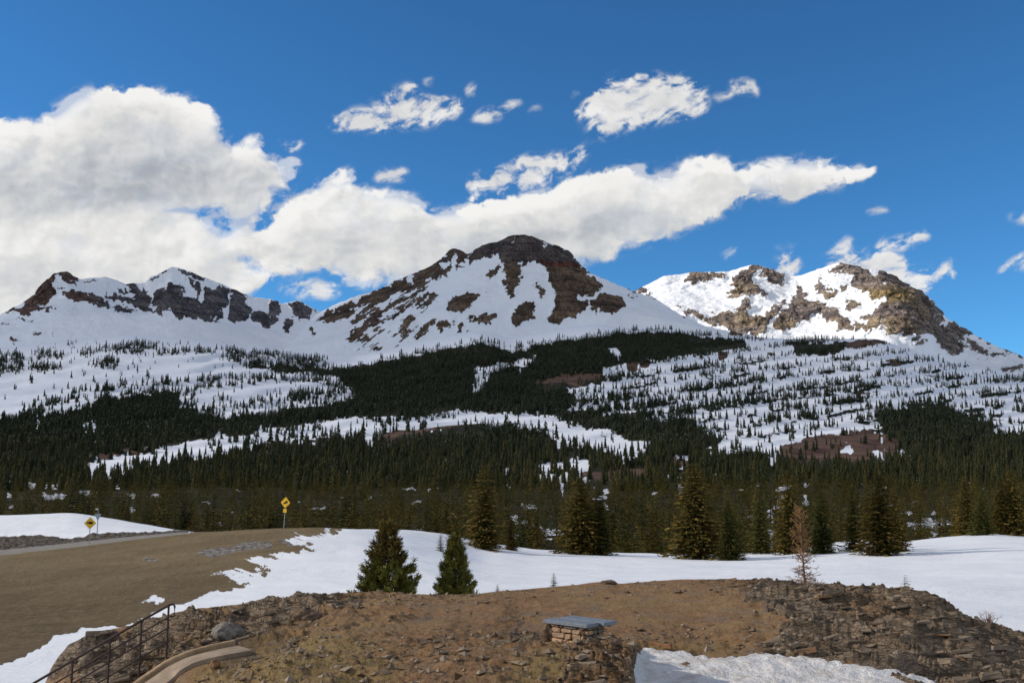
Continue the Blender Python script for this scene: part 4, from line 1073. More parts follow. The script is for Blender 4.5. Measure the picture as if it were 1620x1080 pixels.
# wisps: noise drawn out along the wind
u = PXg * 0.92 - PYg * 0.39; w_ = PXg * 0.39 + PYg * 0.92
wn = fbm((u + wx) / 34, (w_ + wy) / 15, O_ + 4.4, o=6, g=0.62)
t0 = samp(THs, PXg + wx * 0.55, PYg + wy * 0.5)
thin = sstep(0.12, 1.15, t0 * (1.0 + 2.6 * wn)) * 0.9
halo = sstep(0.10, 0.60, c0 + 1.3 * wn * edgew) * 0.55 * sstep(0.06, 0.3, c0)
m0 = samp(MDs, PXg + wx * 0.5, PYg + wy * 0.45)
mdn = 0.92 * m0 + (wn * 2.0 + bil * 0.8 + fine_ * 0.25 + (bilr - 0.25) * 0.2) * np.clip(4 * m0 * (1.1 - m0), 0.15, 1)
mid = 0.95 * sstep(0.02, 0.95, mdn) * sstep(0.03, 0.25, m0)
alpha = np.clip(np.maximum(np.maximum(np.maximum(sharp, halo), thin), mid), 0, 1)
alpha *= 0.97
# light and shade of the billows, painted into the emitted cloud colour
def sh(a, dx, dy):
    return np.roll(np.roll(a, dy, 0), dx, 1)
h = np.clip(0.6 * c0 + 0.4 * dens, 0, 1.3) * 0.9 + 0.62 * fbm((PXg + wx) / 80, (PYg + wy) / 60, O_ + 2.1, o=4, g=0.5) + 0.16 * bilr
lit = (h - sh(h, 4, 5)) * 0.6 + (h - sh(h, 11, 14)) * 1.0
g = samp(GRs, PXg + wx * 0.8, PYg + wy * 0.8)
lum = 0.80 + 0.15 * np.tanh(lit * 2.0) - 0.32 * g * (0.85 + 0.5 * bil) + 0.10 * (1 - sstep(0.55, 0.95, dens)) * sstep(0.3, 0.45, c0)
lum = np.clip(lum + 0.10 * fbm(PXg / 150, PYg / 100, O_ + 9, o=3), 0.38, 0.93)
cool = np.clip((0.78 - lum) / 0.35, 0, 1)[..., None]
rgb = lum[..., None] * (np.array([1.0, 0.985, 0.955]) * (1 - cool) + np.array([0.95, 1.0, 1.07]) * cool)
col4 = np.concatenate([rgb, alpha[..., None]], -1)
R = 26000.0
V = P(PXg, PYg, 1.0); V /= np.linalg.norm(V, axis=-1, keepdims=True); V *= R
r_, c_ = PXg.shape; I = np.arange(r_ * c_).reshape(r_, c_)
f = np.stack([I[:-1, :-1], I[:-1, 1:], I[1:, 1:], I[1:, :-1]], -1)
keep_f = (alpha[:-1, :-1] + alpha[1:, :-1] + alpha[:-1, 1:] + alpha[1:, 1:]) > 0.004
f = f[keep_f]
m = NT('cloud_light')
at_ = m.n('ShaderNodeAttribute', attribute_name='cloud')
em = m.n('ShaderNodeEmission'); tr = m.n('ShaderNodeBsdfTransparent'); mx = m.n('ShaderNodeMixShader')
m.l(at_.outputs['Color'], em.inputs['Color']); em.inputs['Strength'].default_value = 1.0
m.l(at_.outputs['Alpha'], mx.inputs[0]); m.l(tr.outputs[0], mx.inputs[1]); m.l(em.outputs[0], mx.inputs[2]); m.l(mx.outputs[0], m.out.inputs['Surface'])
m.m.cycles.emission_sampling = 'NONE'
o = mesh_np('sky', V.reshape(-1, 3), f, m.m, smooth=True, colattr={'cloud': col4})
tag(o, 'white cumulus clouds drifting across a deep blue sky', 'sky', kind='structure')

# unseen cloud sheet added left of the view to shade valley and peaks
HC = 3200.0
off = HC / math.tan(SUN_EL)
nx_, ny_ = 240, 260
GX, GY = np.meshgrid(np.linspace(-6000, 3200, nx_), np.linspace(-2500, 5200, ny_))   # where its shadow falls (height 0)
nz1 = fbm(GX / 900, GY / 900, o=5)
nzs = fbm(GX / 350, GY / 350, GX * 0 + 3, o=4)
op = 0.24 + 0.38 * sstep(700, 1900, GY) + 0.33 * sstep(2200, 2750, GY) + 0.06 * nzs
edge_y = 3480 + 120 * nzs + 900 * sstep(-300, -900, GX)
op = op * (1 - sstep(-120, 160, GY - edge_y))
op *= sstep(-2500, -1800, GY) * sstep(-6000, -5200, GX) * sstep(3200, 2700, GX)
# gap cut in the sheet to let sun streaks onto the left range
rift = sstep(90, 20, np.abs(GY - 3120 - 0.35 * (GX + 1500))) * sstep(-1700, -1500, GX) * sstep(-1050, -1250, GX)
op = np.clip(op * (1 - 0.85 * rift), 0, 0.97)
Z1 = HC + nz1 * 120; Z2 = Z1 + 160 + 260 * np.clip(op, 0, 1) + nzs * 80
I = np.arange(nx_ * ny_).reshape(ny_, nx_)
f = np.stack([I[:-1, :-1], I[:-1, 1:], I[1:, 1:], I[1:, :-1]], -1).reshape(-1, 4)
CX, CY = GX + math.sin(SUN_AZ) * off, GY + math.cos(SUN_AZ) * off
V = np.concatenate([np.stack([CX, CY, Z1], -1).reshape(-1, 3), np.stack([CX, CY, Z2], -1).reshape(-1, 3)])
oo = np.concatenate([op.ravel(), op.ravel()])
keepf = op.ravel()[f].max(1) > 0.01
f = f[keepf]
m = NT('shade_cloud')
tr = m.n('ShaderNodeBsdfTransparent'); df = m.n('ShaderNodeBsdfDiffuse'); mx = m.n('ShaderNodeMixShader')
df.inputs['Color'].default_value = (0.85, 0.85, 0.86, 1)
m.l(m.attr('thickness'), mx.inputs[0]); m.l(tr.outputs[0], mx.inputs[1]); m.l(df.outputs[0], mx.inputs[2]); m.l(mx.outputs[0], m.out.inputs['Surface'])
o = mesh_np('cloud', V, [f[:, ::-1], f + nx_ * ny_], m.m, smooth=True, attrs={'thickness': 1 - np.sqrt(1 - oo)})  # thickness holds opacity, mapped to where the shade should fall
tag(o, 'unseen cloud sheet added high on the left to shade the valley', 'cloud', kind='structure')

# ------------------------------------------------------------------ conifers
def tube(path, rad, seg=7):
    path = np.asarray(path, float); rad = np.asarray(rad, float)
    t = np.gradient(path, axis=0); t /= np.linalg.norm(t, axis=1, keepdims=True) + 1e-9
    ref = np.array([0.0, 0, 1]) if abs(t[0, 2]) < 0.9 else np.array([1.0, 0, 0])
    a = np.cross(t, ref); a /= np.linalg.norm(a, axis=1, keepdims=True) + 1e-9
    b = np.cross(t, a)
    th = np.linspace(0, 2 * math.pi, seg, endpoint=False)
    V = path[:, None] + rad[:, None, None] * (np.cos(th)[None, :, None] * a[:, None] + np.sin(th)[None, :, None] * b[:, None])
    n = len(path); I = np.arange(n * seg).reshape(n, seg)
    f = np.stack([I[:-1], np.roll(I, -1, 1)[:-1], np.roll(I, -1, 1)[1:], I[1:]], -1).reshape(-1, 4)
    return V.reshape(-1, 3), f

def join(parts):
    V, F_, n = [], [], 0
    for v, f in parts:
        V.append(v); F_.append(f + n); n += len(v)
    return np.concatenate(V), np.concatenate(F_)

def spruce(seed, tiers, per, sprays, width, pal, low=0.02, power=0.8, tip=0.35, droop=0.35):
    """unit-height crown of drooping boughs; returns V, quads, tint"""
    r = np.random.default_rng(seed)
    V, C = [], []
    ph = r.uniform(0, 6.28)
    lop = r.uniform(0, 6.28); lopa = r.uniform(0.05, 0.22)
    for k in range(tiers):
        h = low + (1 - low) * (k + r.uniform(-0.3, 0.3)) / tiers
        h = min(max(h, low), 0.99)
        L0 = width * (1 - h) ** power * (0.86 + 0.22 * math.sin(k * 1.7 + ph) * r.uniform(0.2, 1)) + 0.012
        nb = max(4, int(per * (0.55 + 0.45 * (1 - h))))
        a0 = r.uniform(0, 6.28)
        for b in range(nb):
            az = a0 + 6.283 * b / nb + r.uniform(-0.3, 0.3)
            L = L0 * r.uniform(0.62, 1.14) * (1 + lopa * math.cos(az - lop))
            dr = droop * r.uniform(0.6, 1.3) * (1 - 0.9 * h)
            d = np.array([math.cos(az), math.sin(az), 0]); side = np.array([-d[1], d[0], 0])
            shade = r.uniform(0, 1)
            for s_ in range(sprays):
                t = (s_ + r.uniform(0.1, 0.9)) / sprays
                c = d * L * t + np.array([0, 0, h - dr * L * t * (1.2 - 0.6 * t) + 0.10 * L * (1 - h)])
                c = c + side * r.uniform(-0.22, 0.22) * L * (1 - 0.5 * t)
                sz = ((0.15 if tiers > 40 else 0.30) * L * (1.15 - 0.5 * t) + 0.008) * r.uniform(0.7, 1.3)
                sw = r.uniform(-0.9, 0.9)
                dv = d * math.cos(sw) + side * math.sin(sw); dv[2] = r.uniform(-0.5, 0.15)
                sv = np.cross(dv, [0, 0, 1.0]); sv /= np.linalg.norm(sv) + 1e-9
                sv = sv * math.cos(0.8) + np.array([0, 0, 1.0]) * math.sin(r.uniform(-1.0, 1.0))
                V += [c - dv * sz * 0.35, c + sv * sz * 0.30, c + dv * sz, c - sv * sz * 0.30]
                w = r.random()
                cc = np.array(pal[0]) * (1 - w) + np.array(pal[1]) * w
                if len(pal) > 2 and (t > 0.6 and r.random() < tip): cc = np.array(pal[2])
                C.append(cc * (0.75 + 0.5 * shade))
    V = np.array(V); n = len(V) // 4
    f = np.arange(n * 4).reshape(n, 4)
    C = np.repeat(np.array(C), 4, 0)
    return V, f, np.concatenate([C, np.ones((len(C), 1))], 1)

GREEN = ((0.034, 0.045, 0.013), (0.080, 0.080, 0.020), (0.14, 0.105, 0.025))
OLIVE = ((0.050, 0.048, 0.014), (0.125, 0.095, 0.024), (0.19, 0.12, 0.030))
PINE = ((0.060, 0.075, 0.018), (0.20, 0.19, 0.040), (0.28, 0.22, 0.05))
DARKG = ((0.016, 0.022, 0.011), (0.030, 0.034, 0.014), (0.052, 0.046, 0.015))

def trunk_mesh(name, h, r0):
    z = np.linspace(-0.04 * h, h, 9)
    p = np.stack([np.sin(z / h * 5) * 0.004 * h, np.cos(z / h * 4) * 0.004 * h, z], -1)
    V, f = tube(p, r0 * (1 - 0.93 * (z / h).clip(0, 1)), 8)
    return V, f

def big_tree(name, px, py, hpx, proto, label, cat, group, g=None, wscale=1.0, dmin=0, rz=None, p=None):
    g = g or GN
    if p is None:
        p = g.hit(px, py, dmin)
    H = hpx / F * p[1] * 1.02
    root = empty(name, (float(p[0]), float(p[1]), float(p[2]) - 0.05), random.uniform(0, 6.28) if rz is None else rz)
    tag(root, label, cat, group)
    if proto not in TRUNKS:
        V, f = trunk_mesh('trunk', 1.0, 0.016)
        t = mesh_np('trunk', V, f, M_BARK, smooth=True); TRUNKS[proto] = t
        V, f, C = PROTO[proto]
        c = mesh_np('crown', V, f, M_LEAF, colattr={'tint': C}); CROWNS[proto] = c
    else:
        t = TRUNKS[proto].copy(); c = CROWNS[proto].copy()
        COL.objects.link(t); COL.objects.link(c)
    for o in (t, c):
        o.parent = root
        o.scale = (H * wscale, H * wscale, H)
    return root
TRUNKS, CROWNS = {}, {}
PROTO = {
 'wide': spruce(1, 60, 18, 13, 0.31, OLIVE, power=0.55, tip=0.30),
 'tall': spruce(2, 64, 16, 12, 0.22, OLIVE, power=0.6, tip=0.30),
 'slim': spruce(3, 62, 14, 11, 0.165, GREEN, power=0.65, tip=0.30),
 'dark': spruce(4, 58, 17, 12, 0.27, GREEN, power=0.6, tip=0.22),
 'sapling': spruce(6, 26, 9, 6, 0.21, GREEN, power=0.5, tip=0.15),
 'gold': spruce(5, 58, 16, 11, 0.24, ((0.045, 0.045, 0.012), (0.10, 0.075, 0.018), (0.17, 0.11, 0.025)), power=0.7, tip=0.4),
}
GS = 'large spruces standing along the far edge of the snow field'
BIGS = [
 (768, 868, 128, 'tall', 1.15, 'tall olive spruce with orange-brown crown, leftmost of the large ones on the snow edge'),
 (808, 870, 52, 'gold', 1.0, 'small yellow-green spruce close beside the right foot of the tall olive spruce'),
 (920, 876, 118, 'wide', 1.05, 'bushy broad spruce with bare grey twigs high on its left, centre of the snow edge'),
 (950, 877, 96, 'dark', 1.0, 'dark spruce pressed against the right side of the bushy broad spruce'),
 (1103, 884, 146, 'wide', 1.0, 'tallest broad spruce, orange-tipped, straight above the bare soil of the knoll'),
 (1153, 886, 92, 'dark', 0.9, 'dark spruce hugging the right side of the tallest broad spruce'),
 (1205, 876, 108, 'slim', 1.15, 'slim spruce standing alone between the tallest spruce and the dead tree'),
 (1250, 876, 128, 'tall', 1.0, 'tall spruce just behind the left side of the rusty dead tree'),
 (1303, 875, 96, 'dark', 1.0, 'dark spruce just right of the rusty dead tree'),
 (1352, 871, 100, 'slim', 1.15, 'narrow spruce rising from a small bush, left of the thick dark spruce'),
 (1396, 878, 128, 'tall', 1.3, 'thick dark spruce casting a grey shadow on the open snow'),
 (1418, 872, 98, 'gold', 0.9, 'golden spruce standing behind the right shoulder of the thick dark spruce'),
 (1532, 846, 90, 'gold', 1.1, 'orange-tinged spruce at the left end of the right hand group'),
 (1556, 846, 62, 'dark', 1.2, 'short dark spruce tucked beside the orange-tinged spruce'),
 (1588, 843, 88, 'tall', 1.0, 'olive spruce second from the right edge of the picture'),
 (1606, 846, 100, 'wide', 0.9, 'broad spruce cut by the right edge of the picture'),
]
for px, py, hp, pr, ws, lab in BIGS:
    big_tree('spruce_tree', px, py, hp, pr, lab, 'spruce tree', GS, wscale=ws * 1.15)

# the two bushy pines just behind the knoll
def pine(seed, width, power=0.85, tufts=1500, tops=()):
    r = np.random.default_rng(seed)
    V, C, twigs = [], [], []
    for b in range(185):
        h = 0.03 + 0.93 * (b / 185) ** 1.05
        az = b * 2.4 + r.uniform(-0.4, 0.4)
        L = width * (1 - h) ** power * r.uniform(0.6, 1.15) + 0.02
        d = np.array([math.cos(az), math.sin(az), 0])
        up = r.uniform(0.15, 0.6)
        t = np.linspace(0, 1, 6)
        path = d[None] * (L * t)[:, None] + np.array([0, 0, 1.0])[None] * (h - 0.10 * L * t + up * L * t ** 2)[:, None]
        twigs.append(tube(path, 0.0065 * (1 - 0.8 * t) * (1.2 - h), 5))
        n = max(6, int(28 * (L / width)))
        tone = r.uniform(0.7, 1.25)
        for k in range(n):
            s = r.uniform(0.25, 1.0) ** 0.7
            c = np.array([np.interp(s, t, path[:, j]) for j in range(3)])
            side = np.array([-d[1], d[0], 0]) * r.uniform(-0.3, 0.3) * L * (1.15 - s)
            c = c + side + np.array([0, 0, r.uniform(-0.02, 0.03)])
            ax = d * 0.6 + side * 2 + np.array([0, 0, r.uniform(0.2, 0.9)]); ax /= np.linalg.norm(ax)
            ln = r.uniform(0.030, 0.048)
            for m_ in range(13):
                v = ax + r.normal(size=3) * 0.55; v /= np.linalg.norm(v)
                w = np.cross(v, r.normal(size=3)); w /= np.linalg.norm(w) + 1e-9
                c2 = c + ax * r.uniform(-0.02, 0.02)
                V += [c2 - w * 0.0032, c2 + w * 0.0032, c2 + v * ln + w * 0.002, c2 + v * ln - w * 0.002]
                q_ = r.random()
                cc = np.array(PINE[0]) * (1 - q_) + np.array(PINE[1]) * q_
                if r.random() < 0.10: cc = np.array(PINE[2])
                if h > 0.62 and r.random() < tops: cc = np.array((0.10, 0.045, 0.018))
                C.append(cc * tone)
    V = np.array(V); n = len(V) // 4
    C = np.repeat(np.array(C), 4, 0)
    return V, np.arange(n * 4).reshape(n, 4), np.concatenate([C, np.ones((len(C), 1))], 1), join(twigs)
for px, pyt, pyb, seed, wd, lab, tops, dd_ in ((611, 822, 945, 21, 0.37, 'larger bushy pine with a rusty top, left one of the two behind the knoll', 0.5, 40),
                                         (719, 843, 945, 22, 0.26, 'smaller narrower green pine, right one of the two behind the knoll', 0.12, 40)):
    p = GN.at_D(px, dd_)
    zt = z_of(pyt, dd_)
    H = zt - p[2]
    root = tag(empty('pine_tree', (float(p[0]), float(p[1]), float(p[2]) - 0.05), seed), lab, 'pine tree', 'bushy pines behind the knoll')
    V, f, C, tw = pine(seed, wd, tops=tops)
    c = mesh_np('crown', V * H, f, M_LEAF, root, colattr={'tint': C})
    tv_, tf_ = trunk_mesh('trunk', 1.0, 0.022)
    V2, f2 = join([(tv_, tf_), tw])
    mesh_np('trunk', V2 * H, f2, M_BARK, root, smooth=True)
# yellow-green leading shoot behind the rusty top: a small conifer on the snow brow behind it
big_tree('spruce_tree', 608, 838, 30, 'gold', 'small yellow-green conifer showing just over the rusty top of the larger pine', 'spruce tree', 'young conifers dotted on the snow', dmin=100)
# saplings
for px, hp, d, pr, ws, lab in ((787, 22, None, 'sapling', 1.4, 'tiny conifer sapling poking over the knoll edge right of the smaller pine'),
                           (876, 32, None, 'sapling', 1.2, 'slender conifer sapling standing on the snow above the knoll edge in the centre'),
                           (697, 27, 95, 'sapling', 1.5, 'small dark conifer on the snow behind the tip of the smaller pine')):
    if d:
        p = GN.at_D(px, d)
    else:
        p = GK.at_D(px, float(np.interp(px, GK.cols, bd)) + 0.25)
    big_tree('spruce_sapling', px, 0, hp, pr, lab, 'sapling', 'young conifers dotted on the snow', wscale=ws, p=p)

# dead rusty tree
def dead_tree():
    d = 36.0
    p = GN.at_D(1275, d)
    H = z_of(797, d) - p[2]
    root = tag(empty('dead_tree', (float(p[0]), float(p[1]), float(p[2]) - 0.05)), 'dead spruce with rusty bare twigs and bleached trunk behind the knoll', 'dead tree')
    z = np.linspace(0, H, 12)
    tp = np.stack([np.sin(z * 1.1) * 0.03 - 0.10 * z / H + 0.1, np.cos(z * 0.9) * 0.03, z], -1)
    V, f = tube(tp, 0.075 * (1 - 0.93 * z / H), 8)
    mesh_np('trunk', V, f, M_DEADBARK, root, smooth=True)
    r = np.random.default_rng(5)
    parts = []
    for k in range(300):
        h = r.uniform(0.10, 0.985) * H
        L = (1.05 * (1 - h / H) ** 0.6 + 0.2) * r.uniform(0.45, 1.15) * (0.62 if h > 0.45 * H else 1.0)
        az = r.uniform(0, 6.28)
        dv = np.array([math.cos(az), math.sin(az), 0]); slope = r.uniform(-0.35, 0.15) if h < 0.6 * H else r.uniform(0.0, 0.9)
        t = np.linspace(0, 1, 5)
        b0 = np.array([np.interp(h, z, tp[:, j]) for j in range(3)])
        path = b0 + dv[None] * (L * t)[:, None] + np.array([0, 0, 1.0])[None] * (L * (slope * t + 0.25 * t * t) + r.normal(size=5) * 0.02)[:, None]
        parts.append(tube(path, 0.014 * (1 - 0.7 * t), 4))
        for j in range(7):
            s = r.uniform(0.25, 1)
            c = np.array([np.interp(s, t, path[:, q_]) for q_ in range(3)])
            v = dv * 0.6 + r.normal(size=3) * 0.6; v /= np.linalg.norm(v)
            l2 = L * 0.28 * r.uniform(0.5, 1.2)
            parts.append(tube(np.array([c, c + v * l2 * 0.5 + [0, 0, -0.01], c + v * l2]), np.array([0.009, 0.007, 0.003]), 3))
    V, f = join(parts)
    mesh_np('branches', V, f, simple('rusty_dead_twigs', (0.15, 0.078, 0.035), (0.33, 0.19, 0.095), 3), root)
dead_tree()

# small fir leaning at the right edge of the knoll
def bare_bits(name, px, py, size, n, mat, label, cat, seed, grid=None, leaf=False, dd=None):
    g = grid or GK
    p = g.at_D(px, dd) if dd else g.hit(px, py)
    root = tag(empty(name, (float(p[0]), float(p[1]), float(p[2]) - 0.03)), label, cat)
    r = np.random.default_rng(seed)
    parts = []
    for k in range(n):
        az = r.uniform(0, 6.28); L = size * r.uniform(0.5, 1.1); lean = r.uniform(0.2, 1.2)
        t = np.linspace(0, 1, 5)
        dv = np.array([math.cos(az), math.sin(az), 0])
        path = dv[None] * (L * lean * t * 0.6)[:, None] + np.array([0, 0, 1.0])[None] * (L * t * (1.1 - 0.3 * lean))[:, None] + r.normal(size=(5, 3)) * 0.02 * size
        path[0] *= 0.1
        parts.append(tube(path, 0.010 * (1 - 0.8 * t), 4))
        for j in range(4):
            s = r.uniform(0.3, 0.9); c = np.array([np.interp(s, t, path[:, q_]) for q_ in range(3)])
            v = dv * 0.5 + r.normal(size=3) * 0.5 + [0, 0, 0.5]; v /= np.linalg.norm(v)
            parts.append(tube(np.array([c, c + v * L * 0.15, c + v * L * 0.3]), np.array([0.005, 0.004, 0.002]), 3))
    V, f = join(parts)
    mesh_np('stems', V, f, mat, root)
    return root, p
bare_bits('shrub', 1565, 1000, 0.52, 34, M_DEADBARK, 'low leafless twiggy shrub at the right end of the knoll', 'shrub', 9, dd=28.6)
p = GK.at_D(1432, float(np.interp(1432, GK.cols, bd)) + 0.1)
root = tag(empty('fir_seedling', (float(p[0]), float(p[1]), float(p[2]) - 0.03)), 'ragged little fir leaning on the knoll edge right of the dead tree', 'fir seedling')
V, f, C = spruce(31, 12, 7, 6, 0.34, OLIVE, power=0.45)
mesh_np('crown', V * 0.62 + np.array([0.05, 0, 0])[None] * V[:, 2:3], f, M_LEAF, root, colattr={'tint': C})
V, f = trunk_mesh('trunk', 0.62, 0.012); mesh_np('trunk', V, f, M_BARK, root, smooth=True)

# ---- forest: nearest trees one by one, the rest as one mass
DENSS = blur(DENS, 1.0)
# scattered clearings in the lower forest
gap = new_map()
gxx, gyy = np.meshgrid(np.arange(MX0, MX1, 2.0), np.arange(640, 880, 2.0))
gn = fbm(gxx / 34, gyy / 15, gxx * 0 + 8.8, o=4, g=0.6)
gn = sstep(0.20, 0.32, gn) * sstep(660, 720, gyy)
def gapf(px, py):
    return sstep(0.30, 0.42, fbm(px / 34, py / 15, px * 0 + 8.8, o=4, g=0.6)) * sstep(660, 720, py)
N = 235000
gx = rng.uniform(-240, 1860, N); gy = rng.uniform(520, 905, N)
# distance for a ground point seen at (gx, gy) on the hillside
ci = np.clip(((gx - GH.cols[0]) / 2.5).astype(int), 0, len(GH.cols) - 1)
hp_x, hp_y = proj(GH.p)
okk = np.zeros(N, bool)
order = np.argsort(ci)
starts = np.searchsorted(ci[order], np.arange(len(GH.cols) + 1))
nr = GH.p.shape[0]
pts = np.zeros((N, 3))
lastrow = int(np.argmin(np.abs(GH.D[:, 0] - 2665)))
for c in range(len(GH.cols)):
    ids = order[starts[c]:starts[c + 1]]
    if len(ids) == 0: continue
    yy = np.minimum.accumulate(hp_y[:lastrow + 1, c]); rr = np.arange(lastrow + 1)
    rf = np.interp(-gy[ids], -yy, rr)
    okk[ids] = (gy[ids] <= yy[0]) & (gy[ids] >= yy[-1])
    i0 = np.clip(rf.astype(int), 0, lastrow - 1); t = (rf - i0)[:, None]
    pts[ids] = GH.p[i0, c] * (1 - t) + GH.p[i0 + 1, c] * t
D_ = pts[:, 1]
hts = (7.5 + 4.0 * rng.random(N) ** 1.5 + 2.5 * rng.random(N)) * rng.uniform(0.62, 1.25, N) * (1.0 + 0.17 * sstep(600, 1700, D_))
hpx_ = hts / np.maximum(D_, 100) * F
dvb, dvt = wsamp(DENSS, gx, gy, 4, 22, 2, 6), wsamp(DENSS, gx, gy - 0.62 * hpx_, 4, 22, 2, 6)
dv = np.where(dvb < 0.9, dvb, np.minimum(dvb, dvt)) * (1 - 0.8 * gapf(gx, gy))
# expected spacing: keep number per picture area in proportion to 1 / (tree width * row spacing)
base = np.clip((D_ / 2660.0) ** 1.3, 0.012, 1.0) * 0.95
vv = (gy + 0.13 * gx + 3 * noise(gx / 60, gy / 30)) / 17.0
lb = vv - np.floor(vv)
clump = sstep(-0.35, 0.35, fbm(gx / 26, gy / 9, o=3))
sparse = dv * (0.25 + 1.3 * clump) * np.where((gx > 900) & (gy < 720), 0.04 + 2.2 * sstep(0.25, 0.5, lb) * sstep(0.9, 0.75, lb), 1.0)
prob = base * np.where(dv > 0.93, 1.0, np.clip(sparse * 1.15, 0, 1))
prob = np.where((samp(OPENS, gx, gy) < 0.3) | (dv > 0.5), prob, prob * 0.9)
keepm = okk & (rng.random(N) < prob) & (gx + 0 < 1860)
pts = pts[keepm]; gxk, gyk = gx[keepm], gy[keepm]; dvk = dv[keepm]
hts = hts[keepm] * np.where(dvk < 0.5, 0.6 + 0.4 * rng.random(len(pts)), 1.0)
topy = gyk - hts / pts[:, 1] * F
infr = (gxk > -15) & (gxk < 1635)
# the nearest trees in the frame, one object each
vis = infr & (pts[:, 1] > 225)
idx = np.where(vis)[0]
idx = idx[np.argsort(-(hts / pts[:, 1])[idx])][:272]
near_set = set(idx.tolist())
print('forest trees', len(pts), 'nearest', len(idx), 'D range', pts[idx, 1].min(), pts[idx, 1].max())
mids = []
for k, (sd, w, pal, pw_) in enumerate(((41, 0.17, GREEN, 0.6), (42, 0.20, OLIVE, 0.65), (43, 0.145, GREEN, 0.7), (44, 0.18, DARKG, 0.6), (45, 0.16, OLIVE, 0.7))):
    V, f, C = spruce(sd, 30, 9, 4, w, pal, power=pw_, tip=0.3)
    tv_, tf_ = trunk_mesh('t', 1.0, 0.014)
    Cc = np.concatenate([C, np.tile([[0.05, 0.035, 0.025, 1]], (len(tv_), 1))])
    Va, Fa = join([(V, f), (tv_, tf_)])
    mids.append((Va, Fa, Cc))
GM = 'spruces of the dense forest edge beyond the snow field'
mid_src = {}
for n_, i in enumerate(idx):
    k = int(rng.integers(0, 5))
    if k not in mid_src:
        o = mesh_np('forest_spruce', mids[k][0], mids[k][1], M_LEAF, colattr={'tint': mids[k][2]}); mid_src[k] = o
    else:
        o = mid_src[k].copy(); COL.objects.link(o)
    h = float(hts[i]); ws = float(rng.uniform(0.9, 1.25))
    o.location = tuple(float(v) for v in pts[i] - np.array([0, 0, 0.2]))
    o.scale = (h * ws, h * ws, h)
    o.rotation_euler = (0, 0, float(rng.uniform(0, 6.28)))
    tag(o, 'dark narrow spruce packed among its neighbours at the near edge of the forest', 'spruce tree', GM)

# the mass of the forest
def far_proto(seed, tiers, seg, w):
    r = np.random.default_rng(seed)
    V, F_ = [], []
    for k in range(tiers):
        h0 = 0.02 + 0.98 * k / tiers; h1 = min(1.0, h0 + 1.5 / tiers + 0.03)
        R0 = w * (1 - h0) ** 0.75 * r.uniform(0.85, 1.15)
        n = len(V)
        V.append((r.uniform(-.01, .01), r.uniform(-.01, .01), h1))
        a0 = r.uniform(0, 6.28)
        for s_ in range(seg * 2):
            rr = R0 * (r.uniform(0.85, 1.2) if s_ % 2 == 0 else r.uniform(0.45, 0.62))
            V.append((rr * math.cos(a0 + math.pi * s_ / seg), rr * math.sin(a0 + math.pi * s_ / seg), h0 + r.uniform(-0.02, 0.02) + (0.03 if s_ % 2 else 0)))
        for s_ in range(seg * 2):
            F_.append((n, n + 1 + s_, n + 1 + (s_ + 1) % (seg * 2)))
    return np.array(V), np.array(F_)
hi = [far_proto(s, 9, 5, w) for s, w in ((1, 0.20), (2, 0.17), (3, 0.22), (4, 0.185))]
lo = [far_proto(s, 5, 3, w) for s, w in ((5, 0.20), (6, 0.235), (7, 0.18), (8, 0.215))]
rest = np.array([i for i in range(len(pts)) if i not in near_set])
Vs, Fs, Cs, off = [], [], [], 0
pick = rng.integers(0, 4, len(rest))
def near_proto(seed, w):
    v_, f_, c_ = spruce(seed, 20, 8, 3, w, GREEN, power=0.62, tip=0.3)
    return v_, f_, c_[:, :3]
vhi = [near_proto(sd, w) for sd, w in ((61, 0.19), (62, 0.165), (63, 0.21), (64, 0.18))]
isn = np.where(pts[rest, 1] < 560, 0, np.where(pts[rest, 1] < 950, 1, 2))
Vq, Fq, Cq, offq = [], [], [], 0
for tier, protos in ((0, vhi), (1, hi), (2, lo)):
    for k in range(4):
        s = rest[(pick == k) & (isn == tier)]
        if len(s) == 0: continue
        v, f = protos[k][:2]
        a = rng.uniform(0, 6.28, len(s)); h = hts[s]; ws = rng.uniform(0.85, 1.3, len(s)) * h
        ca, sa = np.cos(a)[:, None], np.sin(a)[:, None]
        X = (v[None, :, 0] * ca - v[None, :, 1] * sa) * ws[:, None] + pts[s, 0:1]
        Y = (v[None, :, 0] * sa + v[None, :, 1] * ca) * ws[:, None] + pts[s, 1:2]
        Z = v[None, :, 2] * h[:, None] + pts[s, 2:3] - 0.3
        Vs.append(np.stack([X, Y, Z], -1).reshape(-1, 3))
        Fs.append((f[None] + (np.arange(len(s)) * len(v))[:, None, None]).reshape(-1, 3) + off)
        near = sstep(1300, 350, pts[s, 1])
        w = rng.random(len(s))
        c = mixc(mixc((0.014, 0.019, 0.013), (0.022, 0.026, 0.014), w), mixc((0.018, 0.023, 0.010), (0.050, 0.042, 0.014), w ** 1.6), near)
        if tier == 0:
            tone = rng.uniform(0.38, 0.95, len(s)); warm = rng.random(len(s)) ** 2
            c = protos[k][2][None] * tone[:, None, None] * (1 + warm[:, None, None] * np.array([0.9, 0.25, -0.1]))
        else:
            c = np.repeat(c[:, None], len(v), 1) * rng.uniform(0.7, 1.35, (len(s), len(v), 1))
        c4 = np.concatenate([c, np.ones(c.shape[:2] + (1,))], -1).reshape(-1, 4)
        if tier == 0:       # four-cornered needle sprays are kept apart from the three-cornered ones
            Vq.append(Vs.pop()); Fq.append(Fs.pop() - off + offq); Cq.append(c4); offq += len(s) * len(v)
        else:
            Cs.append(c4); off += len(s) * len(v)
nv3 = sum(len(v) for v in Vs)
V = np.concatenate(Vs + Vq); Fm = [np.concatenate(Fs), np.concatenate(Fq) + nv3]; C = np.concatenate(Cs + Cq)
print('forest mass faces', [len(f) for f in Fm])
